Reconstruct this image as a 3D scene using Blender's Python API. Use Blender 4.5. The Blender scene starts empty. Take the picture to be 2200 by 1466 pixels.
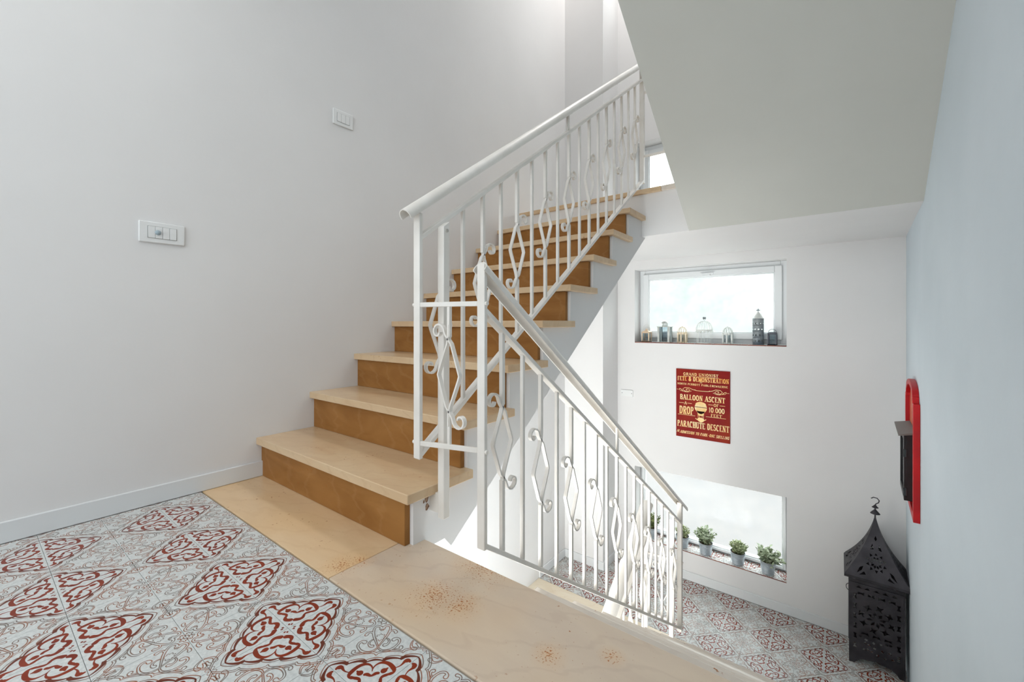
import bpy, bmesh, math, random
import numpy as np
from mathutils import Vector, Matrix
random.seed(7)
C = bpy.context.scene.collection
sc = bpy.context.scene
PI = math.pi

# ------------------------------------------------------------------ camera
cam = bpy.data.cameras.new('camera'); co = bpy.data.objects.new('camera', cam); C.objects.link(co)
co.location = (2.0163, -0.7913, 0.6665); co.rotation_euler = (PI/2, 0, 0.656)
cam.sensor_width = 36; cam.lens = 915.45*36/2200; cam.shift_y = -(733-695.8)/2200
cam.clip_start = 0.01
sc.camera = co
# ------------------------------------------------------------------ world, lights, exposure
wd = bpy.data.worlds.new('World'); sc.world = wd; wd.use_nodes = True
wd.node_tree.nodes['Background'].inputs[0].default_value = (0.93, 0.985, 1.0, 1)
wd.node_tree.nodes['Background'].inputs[1].default_value = 5.2
sc.view_settings.view_transform = 'Standard'; sc.view_settings.look = 'None'
sc.view_settings.gamma = 1; sc.view_settings.exposure = 0.09; sc.view_settings.use_curve_mapping = False
def area(name, loc, rot, sx, sy, power, col, portal=False):
    l = bpy.data.lights.new(name, 'AREA'); l.shape = 'RECTANGLE'; l.size = sx; l.size_y = sy; l.energy = power; l.color = col
    if portal: l.cycles.is_portal = True
    o = bpy.data.objects.new(name, l); C.objects.link(o); o.location = loc; o.rotation_euler = rot
    return o
area('daylight_fill', (1.1, -2.55, 1.35), (PI/2, 0, 0), 1.9, 1.7, 29, (0.88, 0.95, 1.0))  # added fill standing in for unseen daylight behind the camera
area('landing_fill', (0.95, -1.2, 2.68), (0, 0, 0), 1.3, 1.3, 9.5, (1.0, 0.96, 0.91))  # added out-of-view fill under the landing ceiling, no fixture modelled
area('lower_fill', (0.62, -0.25, -1.0), (PI/2+.35, 0, 0), 1.1, 1.0, 31, (1.0, 0.98, 0.95))  # added fill hidden beneath the main landing to brighten the lower level
area('stairwell_top_fill', (0.85, 2.38, 4.7), (0, 0, 0), 1.2, 0.4, 30, (1.0, 0.96, 0.94))  # added out-of-view fill to brighten the upper left wall
L = 2.94      # far wall
for zc, hh in ((0.828, 0.65), (-0.93, 0.63), (2.0, 0.7), (3.83, 0.65)):
    area('window_portal', (1.124, L+0.23, zc), (-PI/2, 0, 0), 1.16, hh, 1, (1, 1, 1), True)

# ------------------------------------------------------------------ helpers
def tag(o, label=None, cat=None, group=None, kind=None):
    if label: o['label'] = label
    if cat: o['category'] = cat
    if group: o['group'] = group
    if kind: o['kind'] = kind
    return o
def empty(name, loc=(0, 0, 0), rz=0):
    o = bpy.data.objects.new(name, None); C.objects.link(o); o.location = loc; o.rotation_euler = (0, 0, rz)
    o.empty_display_size = 0.05
    return o
class MB:
    def __init__(s): s.v = []; s.f = []; s.uv = None; s.mi = []; s.m = 0
    def add(s, vs, fs):
        b = len(s.v); s.v += [tuple(v) for v in vs]; s.f += [tuple(b+i for i in f) for f in fs]; s.mi += [s.m]*len(fs); return s
    def box(s, x0, x1, y0, y1, z0, z1):
        return s.add([(x0,y0,z0),(x1,y0,z0),(x1,y1,z0),(x0,y1,z0),(x0,y0,z1),(x1,y0,z1),(x1,y1,z1),(x0,y1,z1)],
                     [(0,3,2,1),(4,5,6,7),(0,1,5,4),(1,2,6,5),(2,3,7,6),(3,0,4,7)])
    def prism(s, poly, axis, a, b):
        # poly in the two other axes (cyclic order), extruded along axis from a to b
        n = len(poly)
        def P(p, t):
            return (t, p[0], p[1]) if axis == 'x' else ((p[0], t, p[1]) if axis == 'y' else (p[0], p[1], t))
        vs = [P(p, a) for p in poly]+[P(p, b) for p in poly]
        fs = [tuple(range(n)), tuple(range(2*n-1, n-1, -1))]+[(i, i+n, (i+1) % n+n, (i+1) % n) for i in range(n)]
        return s.add(vs, fs)
    def lathe(s, prof, c=(0, 0), n=24, z=0, caps=True):
        b = []; 
        for r, h in prof:
            b += [(c[0]+r*math.cos(2*PI*i/n), c[1]+r*math.sin(2*PI*i/n), z+h) for i in range(n)]
        fs = []
        for k in range(len(prof)-1):
            for i in range(n): fs.append((k*n+i, k*n+(i+1) % n, (k+1)*n+(i+1) % n, (k+1)*n+i))
        if caps: fs += [tuple(range(n-1, -1, -1)), tuple(range((len(prof)-1)*n, len(prof)*n))]
        return s.add(b, fs)
    def sweep(s, pts, sec, up=(1, 0, 0), closed=False, caps=True, scale=None):
        # sec: list of (a,b); a along `up` (fixed side vector), b along the in-plane normal
        pts = [Vector(p) for p in pts]; n = len(pts); m = len(sec); up = Vector(up).normalized(); vs = []
        for i, p in enumerate(pts):
            if closed: t = pts[(i+1) % n]-pts[i-1]
            else: t = pts[min(i+1, n-1)]-pts[max(i-1, 0)]
            t.normalize(); side = (up-t*up.dot(t))
            if side.length < 1e-4: side = t.orthogonal()
            side.normalize(); nb = t.cross(side)
            k = 1 if scale is None else scale[i]
            vs += [p+side*(a*k)+nb*(b*k) for a, b in sec]
        fs = []
        for i in range(n if closed else n-1):
            j = (i+1) % n
            for q in range(m): fs.append((i*m+q, i*m+(q+1) % m, j*m+(q+1) % m, j*m+q))
        if caps and not closed: fs += [tuple(range(m-1, -1, -1)), tuple(range((n-1)*m, n*m))]
        return s.add(vs, fs)
    def tube(s, pts, r, n=8, **k):
        return s.sweep(pts, [(r*math.cos(2*PI*i/n), r*math.sin(2*PI*i/n)) for i in range(n)], **k)
    def build(s, name, mat, parent=None, smooth=False, bevel=0, angle=35):
        me = bpy.data.meshes.new(name); me.from_pydata(s.v, [], s.f)
        for m_ in (mat if isinstance(mat, (list, tuple)) else [mat]): me.materials.append(m_)
        me.polygons.foreach_set('material_index', s.mi)
        bm = bmesh.new(); bm.from_mesh(me); bmesh.ops.recalc_face_normals(bm, faces=bm.faces); bm.to_mesh(me); bm.free()
        o = bpy.data.objects.new(name, me); C.objects.link(o)
        if parent: o.parent = parent
        if smooth:
            me.shade_smooth()
            me.set_sharp_from_angle(angle=math.radians(angle))
        if bevel:
            md = o.modifiers.new('bevel', 'BEVEL'); md.width = bevel; md.segments = 2; md.limit_method = 'ANGLE'; md.angle_limit = math.radians(50)
            if not smooth: me.shade_smooth(); me.set_sharp_from_angle(angle=math.radians(30))
        return o
def dup(o, parent=None):
    c = o.copy(); C.objects.link(c)
    if parent: c.parent = parent
    for ch in list(o.children): dup(ch, c)
    return c

# ------------------------------------------------------------------ materials
def mat(name, col, rough=0.5, metal=0.0, spec=0.5):
    m = bpy.data.materials.new(name); m.use_nodes = True
    b = m.node_tree.nodes['Principled BSDF']
    b.inputs['Base Color'].default_value = (*col, 1); b.inputs['Roughness'].default_value = rough
    b.inputs['Metallic'].default_value = metal; b.inputs['Specular IOR Level'].default_value = spec
    return m
def nd(m, t, **k):
    n = m.node_tree.nodes.new(t)
    for a, v in k.items(): setattr(n, a, v)
    return n
def lk(m, a, b): m.node_tree.links.new(a, b)
def ramp(m, stops):
    r = nd(m, 'ShaderNodeValToRGB'); e = r.color_ramp.elements
    while len(e) < len(stops): e.new(0.5)
    for i, (p, c) in enumerate(stops): e[i].position = p; e[i].color = (*c, 1)
    return r
def S(r, g, b):   # sRGB 0..255 -> linear
    return tuple(((c/255)/12.92 if c/255 <= .04045 else ((c/255+.055)/1.055)**2.4) for c in (r, g, b))
def noisy(name, c1, c2, scale=6, rough=0.6, bump=0.0, bscale=60, detail=4, spec=0.5, metal=0.0, lo=.35, hi=.65):
    m = mat(name, c1, rough, metal, spec); b = m.node_tree.nodes['Principled BSDF']
    tc = nd(m, 'ShaderNodeTexCoord'); n = nd(m, 'ShaderNodeTexNoise'); n.inputs['Scale'].default_value = scale; n.inputs['Detail'].default_value = detail
    lk(m, tc.outputs['Object'], n.inputs['Vector'])
    r = ramp(m, [(lo, c1), (hi, c2)]); lk(m, n.outputs['Fac'], r.inputs['Fac']); lk(m, r.outputs['Color'], b.inputs['Base Color'])
    if bump:
        n2 = nd(m, 'ShaderNodeTexNoise'); n2.inputs['Scale'].default_value = bscale; n2.inputs['Detail'].default_value = 3
        lk(m, tc.outputs['Object'], n2.inputs['Vector'])
        bp = nd(m, 'ShaderNodeBump'); bp.inputs['Strength'].default_value = bump; bp.inputs['Distance'].default_value = 0.002
        lk(m, n2.outputs['Fac'], bp.inputs['Height']); lk(m, bp.outputs['Normal'], b.inputs['Normal'])
    return m
def plaster(name, c1, c2):
    m = noisy(name, c1, c2, 1.6, 0.85, 0.22, 34, 5, 0.25, lo=.3, hi=.7)
    return m
M = {}
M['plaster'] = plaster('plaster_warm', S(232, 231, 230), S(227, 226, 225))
M['plaster_daylit'] = plaster('plaster_daylit', S(216, 226, 233), S(206, 217, 224))  # white plaster with cool window light put into its colour
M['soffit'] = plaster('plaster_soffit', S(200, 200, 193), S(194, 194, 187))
M['skirt'] = mat('skirting_paint', S(226, 229, 230), 0.45)
M['rail'] = noisy('rail_paint', S(242, 238, 232), S(232, 227, 219), 9, 0.38, 0.08, 90, 3, 0.5)
M['pvc'] = mat('white_frame', S(232, 235, 236), 0.35)
M['plastic'] = mat('switch_plastic', S(232, 233, 232), 0.4)
M['grout'] = mat('grout', S(168, 160, 150), 0.9)
M['concrete'] = mat('slab', S(200, 197, 192), 0.9)

def stone(name, a, b, vein, rough=0.3, vscale=3.0, stain=0.0):
    m = mat(name, a, rough, 0, 0.45); bs = m.node_tree.nodes['Principled BSDF']
    tc = nd(m, 'ShaderNodeTexCoord')
    n = nd(m, 'ShaderNodeTexNoise'); n.inputs['Scale'].default_value = 3.5; n.inputs['Detail'].default_value = 6; n.inputs['Distortion'].default_value = 0.8
    mp = nd(m, 'ShaderNodeMapping'); mp.inputs['Rotation'].default_value = (0.1, 0.15, 0.5); mp.inputs['Scale'].default_value = (1.0, 3.2, 3.2)
    geo = nd(m, 'ShaderNodeNewGeometry'); lk(m, geo.outputs['Position'], mp.inputs['Vector']); lk(m, mp.outputs['Vector'], n.inputs['Vector'])
    r = ramp(m, [(.33, a), (.7, b)]); lk(m, n.outputs['Fac'], r.inputs['Fac'])
    w = nd(m, 'ShaderNodeTexWave'); w.inputs['Scale'].default_value = vscale; w.inputs['Distortion'].default_value = 9; w.inputs['Detail'].default_value = 4; w.inputs['Detail Scale'].default_value = 1.3
    lk(m, mp.outputs['Vector'], w.inputs['Vector'])
    rv = ramp(m, [(.90, (0, 0, 0)), (1.0, (1, 1, 1))]); lk(m, w.outputs['Fac'], rv.inputs['Fac'])
    mx = nd(m, 'ShaderNodeMix', data_type='RGBA'); mx.inputs[7].default_value = (*vein, 1)
    ml = nd(m, 'ShaderNodeMath', operation='MULTIPLY'); ml.inputs[1].default_value = 0.16; lk(m, rv.outputs['Color'], ml.inputs[0])
    lk(m, ml.outputs[0], mx.inputs[0]); lk(m, r.outputs['Color'], mx.inputs[6])
    out = mx.outputs[2]
    # rust coloured specks of dirt
    n2 = nd(m, 'ShaderNodeTexNoise'); n2.inputs['Scale'].default_value = 75; n2.inputs['Detail'].default_value = 2
    n3 = nd(m, 'ShaderNodeTexNoise'); n3.inputs['Scale'].default_value = 5.5; n3.inputs['Detail'].default_value = 2
    lk(m, geo.outputs['Position'], n2.inputs['Vector']); lk(m, geo.outputs['Position'], n3.inputs['Vector'])
    r2 = ramp(m, [(.66, (0, 0, 0)), (.72, (1, 1, 1))]); lk(m, n2.outputs['Fac'], r2.inputs['Fac'])
    r3 = ramp(m, [(.52-.05*stain, (0, 0, 0)), (.66, (1, 1, 1))]); lk(m, n3.outputs['Fac'], r3.inputs['Fac'])
    mm = nd(m, 'ShaderNodeMath', operation='MULTIPLY'); lk(m, r2.outputs['Color'], mm.inputs[0]); lk(m, r3.outputs['Color'], mm.inputs[1])
    mx2 = nd(m, 'ShaderNodeMix', data_type='RGBA'); mx2.inputs[7].default_value = (*S(160, 100, 48), 1)
    lk(m, mm.outputs[0], mx2.inputs[0]); lk(m, out, mx2.inputs[6]); 
    n4 = nd(m, 'ShaderNodeTexNoise'); n4.inputs['Scale'].default_value = 2.6; lk(m, geo.outputs['Position'], n4.inputs['Vector'])
    r4 = ramp(m, [(.5, (0, 0, 0)), (.72, (1, 1, 1))]); lk(m, n4.outputs['Fac'], r4.inputs['Fac'])
    m5 = nd(m, 'ShaderNodeMath', operation='MULTIPLY'); m5.inputs[1].default_value = 0.35*stain; lk(m, r4.outputs['Color'], m5.inputs[0])
    mx3 = nd(m, 'ShaderNodeMix', data_type='RGBA'); mx3.inputs[7].default_value = (*S(226, 178, 110), 1)
    lk(m, m5.outputs[0], mx3.inputs[0]); lk(m, mx2.outputs[2], mx3.inputs[6]); lk(m, mx3.outputs[2], bs.inputs['Base Color'])
    return m
M['tread'] = stone('stone_tread', S(218, 192, 156), S(208, 176, 138), S(184, 146, 108), 0.3)
M['riser'] = stone('stone_riser', S(164, 116, 64), S(140, 94, 46), S(186, 142, 96), 0.5, 2.2)
M['slab'] = stone('stone_slab', S(228, 199, 160), S(218, 186, 145), S(200, 162, 118), 0.28, 2.0, .5)
M['slab_cool'] = stone('stone_slab_grey', S(216, 198, 176), S(207, 188, 168), S(176, 152, 134), 0.3, 2.4, 0.7)

M['tread_sheen'] = stone('stone_tread_sheen', S(226, 216, 204), S(216, 206, 194), S(196, 180, 164), 0.14)  # paler copy of the tread stone, reflected sky sheen put into its colour
M['slab_pale'] = stone('stone_slab_pale', S(238, 226, 204), S(230, 214, 188), S(214, 190, 156), 0.22)
M['riser'].node_tree.nodes['Principled BSDF'].inputs['Specular IOR Level'].default_value = 0.15
STAINS = [(0.928, -0.146, 0.05), (0.948, -0.101, 0.035), (1.23, -0.078, 0.07), (1.304, -0.065, 0.05), (1.552, -0.068, 0.03), (1.655, 0.006, 0.022), (1.249, 0.101, 0.09)]
def add_stains(m):
    """rusty dust spilled on the landing slabs: speckle and a soft tint around a few spots of the floor"""
    nt = m.node_tree; bs = nt.nodes['Principled BSDF']; src = bs.inputs['Base Color'].links[0].from_socket
    geo = nd(m, 'ShaderNodeNewGeometry'); tot = None
    for x, y, r in STAINS:
        dn = nd(m, 'ShaderNodeVectorMath', operation='DISTANCE'); dn.inputs[1].default_value = (x, y, 0); lk(m, geo.outputs['Position'], dn.inputs[0])
        mr = nd(m, 'ShaderNodeMapRange'); mr.inputs[1].default_value = 0; mr.inputs[2].default_value = r*1.5; mr.inputs[3].default_value = 1; mr.inputs[4].default_value = 0
        lk(m, dn.outputs['Value'], mr.inputs[0])
        if tot is None: tot = mr.outputs[0]
        else:
            a = nd(m, 'ShaderNodeMath', operation='MAXIMUM'); lk(m, tot, a.inputs[0]); lk(m, mr.outputs[0], a.inputs[1]); tot = a.outputs[0]
    n = nd(m, 'ShaderNodeTexNoise'); n.inputs['Scale'].default_value = 210; n.inputs['Detail'].default_value = 3; lk(m, geo.outputs['Position'], n.inputs['Vector'])
    mu = nd(m, 'ShaderNodeMath', operation='MULTIPLY_ADD'); lk(m, tot, mu.inputs[0]); mu.inputs[1].default_value = .22; lk(m, n.outputs['Fac'], mu.inputs[2])
    rr = ramp(m, [(.70, (0, 0, 0)), (.80, (1, 1, 1))]); lk(m, mu.outputs[0], rr.inputs['Fac'])
    n2 = nd(m, 'ShaderNodeTexNoise'); n2.inputs['Scale'].default_value = 24; n2.inputs['Detail'].default_value = 5; lk(m, geo.outputs['Position'], n2.inputs['Vector'])
    t2 = nd(m, 'ShaderNodeMath', operation='MULTIPLY'); lk(m, tot, t2.inputs[0]); lk(m, n2.outputs['Fac'], t2.inputs[1])
    t3 = nd(m, 'ShaderNodeMath', operation='MULTIPLY'); lk(m, t2.outputs[0], t3.inputs[0]); t3.inputs[1].default_value = .55
    m1 = nd(m, 'ShaderNodeMix', data_type='RGBA'); lk(m, t3.outputs[0], m1.inputs[0]); lk(m, src, m1.inputs[6]); m1.inputs[7].default_value = (*S(222, 170, 104), 1)
    m2 = nd(m, 'ShaderNodeMix', data_type='RGBA'); lk(m, rr.outputs['Color'], m2.inputs[0]); lk(m, m1.outputs[2], m2.inputs[6]); m2.inputs[7].default_value = (*S(172, 104, 50), 1)
    lk(m, m2.outputs[2], bs.inputs['Base Color'])
add_stains(M['slab']); add_stains(M['slab_cool'])
# tile print: three masks drawn here and mixed in nodes
def tile_masks(N=640):
    g = (np.arange(N)+.5)/N
    X, Y = np.meshgrid(g, g)
    def sdf(strokes, shape=None):
        D = np.full((N, N), 9.0, np.float32)
        for pts, rad in strokes:
            for (x0, y0), (x1, y1), r0, r1 in zip(pts[:-1], pts[1:], rad[:-1], rad[1:]):
                pad = max(r0, r1)+.05
                i0, i1 = max(0, int((min(y0, y1)-pad)*N)), min(N, int((max(y0, y1)+pad)*N)+1)
                j0, j1 = max(0, int((min(x0, x1)-pad)*N)), min(N, int((max(x0, x1)+pad)*N)+1)
                if i0 >= i1 or j0 >= j1: continue
                x = X[i0:i1, j0:j1]; y = Y[i0:i1, j0:j1]
                dx, dy = x1-x0, y1-y0; q = dx*dx+dy*dy+1e-9
                t = np.clip(((x-x0)*dx+(y-y0)*dy)/q, 0, 1)
                d = np.hypot(x-x0-t*dx, y-y0-t*dy)-(r0+(r1-r0)*t)
                D[i0:i1, j0:j1] = np.minimum(D[i0:i1, j0:j1], d)
        return D
    def bez(p, r, n=16):
        P = np.array(p, float); m = len(P)-1; out = []; rr = []
        for i in range(n+1):
            t = i/n; B = [math.comb(m, k)*t**k*(1-t)**(m-k) for k in range(m+1)]
            out.append(tuple(sum(b*P[k] for k, b in enumerate(B)))); 
            q = t*(len(r)-1); a = min(int(q), len(r)-2); rr.append(r[a]+(r[a+1]-r[a])*(q-a))
        return out, rr
    def mir(st): return st+[([(y, x) for x, y in p], r) for p, r in st]
    red = mir([
        bez([(.30, .30), (.38, .40), (.56, .34), (.505, .12)], [.006, .013, .026, .032]),
        bez([(.505, .12), (.49, .05), (.43, .045), (.40, .075)], [.032, .022, .012, .010]),
        bez([(.40, .185), (.385, .18), (.46, .18)], [.042, .038, .010]),
        bez([(.44, .08), (.36, .09), (.345, .15), (.28, .10)], [.014, .024, .022, .016]),
        bez([(.30, .11), (.24, .035), (.20, .055), (.155, .105)], [.016, .028, .032, .036]),
        bez([(.33, .21), (.31, .25), (.25, .22), (.23, .27)], [.022, .026, .018, .012]),
        bez([(.07, .045), (.08, .05)], [.015, .012]),
    ])
    red = red+mir([
        bez([(.70, .075), (.66, .12), (.60, .02), (.48, .14)], [.034, .020, .010, .005]),
        bez([(.70, .075), (.72, .06), (.71, .03)], [.036, .026, .018]),
        bez([(.07, .045), (.08, .05)], [.014, .010]),
    ])
    def wav(c, amp, th, n=140, k=5.0, ph=0.0, taper=.6):
        pts = []; rad = []
        for i in range(n+1):
            t = i/n; q = (t*k+ph) % 1.0
            w = (q**.6*(1-q)**.35)*1.9*amp          # asymmetric scallops
            m_ = abs((t-.5)*2)
            x = t*c; y = (1-t)*c
            off = w-amp*.5
            pts.append((x+off*.707, y+off*.707)); rad.append(th*(1-taper+taper*1.6*q))
        return pts, rad
    def both(c, amp, th, **k):
        p, r = wav(c, amp, th, **k); h_ = len(p)//2
        p = p[:h_+1]; r = r[:h_+1]; return mir([(p, r)])
    dark = both(.845, .045, .021)
    def inv(st): return [([(1-x, 1-y) for x, y in p], r) for p, r in st]
    out_th = inv(mir([
        bez([(.40, .40), (.50, .44), (.62, .36), (.58, .20)], [.008, .014, .018, .014]),
        bez([(.58, .20), (.56, .10), (.46, .10), (.46, .17)], [.014, .016, .016, .030]),
        bez([(.60, .28), (.66, .27), (.70, .22), (.66, .20)], [.008, .012, .016, .026]),
        bez([(.84, .10), (.76, .14), (.72, .06), (.70, .02)], [.030, .016, .010, .008]),
        bez([(.78, .02), (.82, .01), (.86, .03)], [.010, .016, .020]),
        bez([(.05, .22), (.14, .32), (.26, .34), (.40, .40)], [.014, .016, .012, .008]),
        bez([(.05, .22), (.0, .16), (.08, .10), (.13, .15)], [.014, .016, .016, .024]),
        bez([(.22, .36), (.20, .44), (.28, .48), (.32, .44)], [.008, .012, .014, .024]),
        bez([(.36, .06), (.28, .02), (.24, .10), (.34, .22)], [.024, .014, .012, .008]),
        bez([(.02, .05), (.08, .04)], [.02, .012]),
    ]))
    star = [(.5*0+.735+(.062+.012*math.cos(8*a))*math.cos(a), .735+(.062+.012*math.cos(8*a))*math.sin(a)) for a in [i*2*PI/48 for i in range(49)]]
    dia = [(.845, .82), (.87, .845), (.845, .87), (.82, .845), (.845, .82)]
    aa = 1.2/N
    def fill(D): return np.clip(.5-D/aa/2, 0, 1)
    def line(D, w): return np.clip(.5-(np.abs(D)-w)/aa/2, 0, 1)
    R = fill(sdf(red)); Dk = fill(sdf(dark))
    Lm = line(sdf(out_th), .0064)
    Lm = np.maximum(Lm, fill(sdf([(star, [.0045]*49), (dia, [.0045]*5)])))
    Lm = np.maximum(Lm, fill(sdf(both(.900, .045, .0075, taper=.2))))
    Lm = np.maximum(Lm, line(sdf(both(1.035, .05, .014, k=4.0, taper=.3)), .0062))
    Lm = np.maximum(Lm, line(sdf([([(0, 1), (.04, .965)], [.012, .02]), ([(1, 0), (.965, .04)], [.012, .02])]), .004))
    e = np.minimum(np.minimum(X, 1-X), np.minimum(Y, 1-Y))
    img = np.ones((N, N, 4), np.float32); img[..., 0] = R; img[..., 1] = Dk; img[..., 2] = Lm
    im = bpy.data.images.new('tile_print', N, N, alpha=False, is_data=True)
    im.pixels.foreach_set(img.ravel()); im.update(); im.pack()
    return im
def tile_mat():
    im = tile_masks()
    m = mat('printed_tile', S(206, 210, 208), 0.3, 0, 0.3); bs = m.node_tree.nodes['Principled BSDF']
    uv = nd(m, 'ShaderNodeUVMap'); uv.uv_map = 'UVMap'
    t = nd(m, 'ShaderNodeTexImage'); t.image = im; t.extension = 'EXTEND'; lk(m, uv.outputs[0], t.inputs[0])
    sp = nd(m, 'ShaderNodeSeparateColor'); lk(m, t.outputs['Color'], sp.inputs[0])
    geo = nd(m, 'ShaderNodeNewGeometry')
    n = nd(m, 'ShaderNodeTexNoise'); n.inputs['Scale'].default_value = 140; n.inputs['Detail'].default_value = 3; lk(m, geo.outputs['Position'], n.inputs['Vector'])
    base = ramp(m, [(.3, S(196, 200, 199)), (.7, S(219, 222, 220))]); lk(m, n.outputs['Fac'], base.inputs['Fac'])
    n2 = nd(m, 'ShaderNodeTexNoise'); n2.inputs['Scale'].default_value = 16; lk(m, geo.outputs['Position'], n2.inputs['Vector'])
    lc = ramp(m, [(.38, S(112, 100, 92)), (.5, S(150, 92, 62)), (.62, S(118, 104, 96))]); lk(m, n2.outputs['Fac'], lc.inputs['Fac'])
    rc = ramp(m, [(.3, S(120, 32, 0)), (.7, S(140, 46, 4))]); lk(m, n2.outputs['Fac'], rc.inputs['Fac'])
    cur = base.outputs['Color']
    for ch, col in (('Blue', lc.outputs['Color']), ('Green', None), ('Red', rc.outputs['Color'])):
        mx = nd(m, 'ShaderNodeMix', data_type='RGBA')
        lk(m, sp.outputs[ch], mx.inputs[0]); lk(m, cur, mx.inputs[6])
        if col is not None: lk(m, col, mx.inputs[7])
        else: mx.inputs[7].default_value = (*S(104, 44, 24), 1)
        cur = mx.outputs[2]
    lk(m, cur, bs.inputs['Base Color'])
    bp = nd(m, 'ShaderNodeBump'); bp.inputs['Strength'].default_value = 0.25; bp.inputs['Distance'].default_value = 0.0006
    lk(m, n.outputs['Fac'], bp.inputs['Height']); lk(m, bp.outputs['Normal'], bs.inputs['Normal'])
    return m
M['tile'] = tile_mat()

# ------------------------------------------------------------------ dimensions
h, d, W = 0.17, 0.2355, 1.026
h2 = 1.48/9
ZL = -1.48        # lower landing
TOP = 4.8
def rwall(y): return 2.32 if y <= 1.9 else 2.32+0.035*(y-1.9)/1.04
# ------------------------------------------------------------------ room shell
def struct(name, mb, m, label=None, parent=None, **k):
    o = mb.build(name, m, parent, **k)
    if parent is None: o['kind'] = 'structure'
    if label: o['label'] = label
    return o
struct('wall_left', MB().box(-0.15, 0, -2.8, L+.2, -3.2, TOP), M['plaster'], 'white plaster wall along the stairs')
struct('wall_corner', MB().box(0, 0.382, 2.63, L+.02, -3.2, TOP), M['plaster'], 'square pilaster in the corner beside the window wall')
mb = MB(); ys = [-2.8, 1.9, L, L+.2]
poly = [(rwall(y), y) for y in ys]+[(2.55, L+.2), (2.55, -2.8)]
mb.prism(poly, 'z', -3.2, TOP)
struct('wall_right', mb, M['plaster_daylit'], 'white plaster wall on the right, bluish window light put into its colour')
WX0, WX1 = 0.545, 1.704
wins = [(-1.245, -0.618), (0.503, 1.153), (1.70, 2.29), (3.51, 4.16)]
mb = MB(); zc = -3.2
for a, b in wins:
    a -= .0072; mb.box(0, 2.4, L, L+.24, zc, a); mb.box(0, WX0, L, L+.24, a, b); mb.box(WX1, 2.4, L, L+.24, a, b); zc = b
mb.box(0, 2.4, L, L+.24, zc, TOP)
struct('wall_back', mb, M['plaster'], 'far plaster wall with stacked horizontal windows')
struct('wall_front', MB().box(-.15, 2.55, -2.95, -2.8, -3.2, TOP), M['plaster'], 'plaster wall behind the landing')
struct('ceiling', MB().box(-.15, 2.55, -2.9, L+.24, TOP, TOP+.1), M['plaster'], 'ceiling over the stairwell')
struct('ceiling', MB().box(0, 2.32, -2.8, -0.05, 2.76, 3.03), M['plaster'], 'ceiling slab over the main landing')
# skirting
SK = 0.066
def skirt(name, mb): return struct(name, mb, M['skirt'], bevel=0.003)
skirt('baseboard_left', MB().box(0, .012, -2.8, 0.035, 0, SK))
skirt('baseboard_left', MB().box(0, .012, 2.2, 2.63, ZL, ZL+SK+.006))
skirt('baseboard_corner', MB().box(0, .394, 2.618, 2.63, ZL, ZL+SK+.006).box(.382, .394, 2.63, L, ZL, ZL+SK+.006))
skirt('baseboard_back', MB().box(.394, 2.353, L-.012, L, ZL, ZL+SK+.006))

# ------------------------------------------------------------------ floors
P = 0.14475
def tile_mesh():
    g = 0.0004; a = P-2*g; b = .0007
    vs = [(g, g, -.008), (P-g, g, -.008), (P-g, P-g, -.008), (g, P-g, -.008),
          (g, g, -b*.5), (P-g, g, -b*.5), (P-g, P-g, -b*.5), (g, P-g, -b*.5),
          (g+b, g+b, 0), (P-g-b, g+b, 0), (P-g-b, P-g-b, 0), (g+b, P-g-b, 0)]
    fs = [(0, 1, 5, 4), (1, 2, 6, 5), (2, 3, 7, 6), (3, 0, 4, 7), (4, 5, 9, 8), (5, 6, 10, 9), (6, 7, 11, 10), (7, 4, 8, 11), (8, 9, 10, 11)]
    me = bpy.data.meshes.new('floor_tile'); me.from_pydata(vs, [], fs); me.materials.append(M['tile'])
    uv = me.uv_layers.new(name='UVMap')
    for l in me.loops:
        v = me.vertices[l.vertex_index].co; uv.data[l.index].uv = (v.x/P, v.y/P)
    return me
TM = tile_mesh()
def clip_tile(cx, cy, z, i, j, x0, x1, y0, y1, parent):
    """tile whose diamond corner is at (cx,cy) going in direction (i,j); cut where it meets the border"""
    lx0, lx1 = sorted((cx, cx+i*P)); ly0, ly1 = sorted((cy, cy+j*P))
    X0, X1, Y0, Y1 = max(lx0, x0), min(lx1, x1), max(ly0, y0), min(ly1, y1)
    if X1-X0 < .006 or Y1-Y0 < .006: return
    whole = (X1-X0 > P-1e-4 and Y1-Y0 > P-1e-4)
    if whole:
        o = bpy.data.objects.new('floor_tile', TM); C.objects.link(o); o.parent = parent
        o.location = (cx, cy, z)
        o.rotation_euler = (0, 0, {(1, 1): 0, (-1, 1): PI/2, (-1, -1): PI, (1, -1): -PI/2}[(i, j)])
    else:
        g = .0004; b = .0007
        q = [(X0+g, Y0+g), (X1-g, Y0+g), (X1-g, Y1-g), (X0+g, Y1-g)]; q2 = [(X0+g+b, Y0+g+b), (X1-g-b, Y0+g+b), (X1-g-b, Y1-g-b), (X0+g+b, Y1-g-b)]
        vs = [(x, y, z-.008) for x, y in q]+[(x, y, z-b*.5) for x, y in q]+[(x, y, z) for x, y in q2]
        fs = [(0, 1, 5, 4), (1, 2, 6, 5), (2, 3, 7, 6), (3, 0, 4, 7), (4, 5, 9, 8), (5, 6, 10, 9), (6, 7, 11, 10), (7, 4, 8, 11), (8, 9, 10, 11)]
        me = bpy.data.meshes.new('cut_tile'); me.from_pydata(vs, [], fs); me.materials.append(M['tile']); uv = me.uv_layers.new(name='UVMap')
        for l in me.loops:
            v = me.vertices[l.vertex_index].co; a, c = abs(v.x-cx)/P, abs(v.y-cy)/P
            uv.data[l.index].uv = (a, c)
        o = bpy.data.objects.new('floor_tile', me); C.objects.link(o); o.parent = parent
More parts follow.
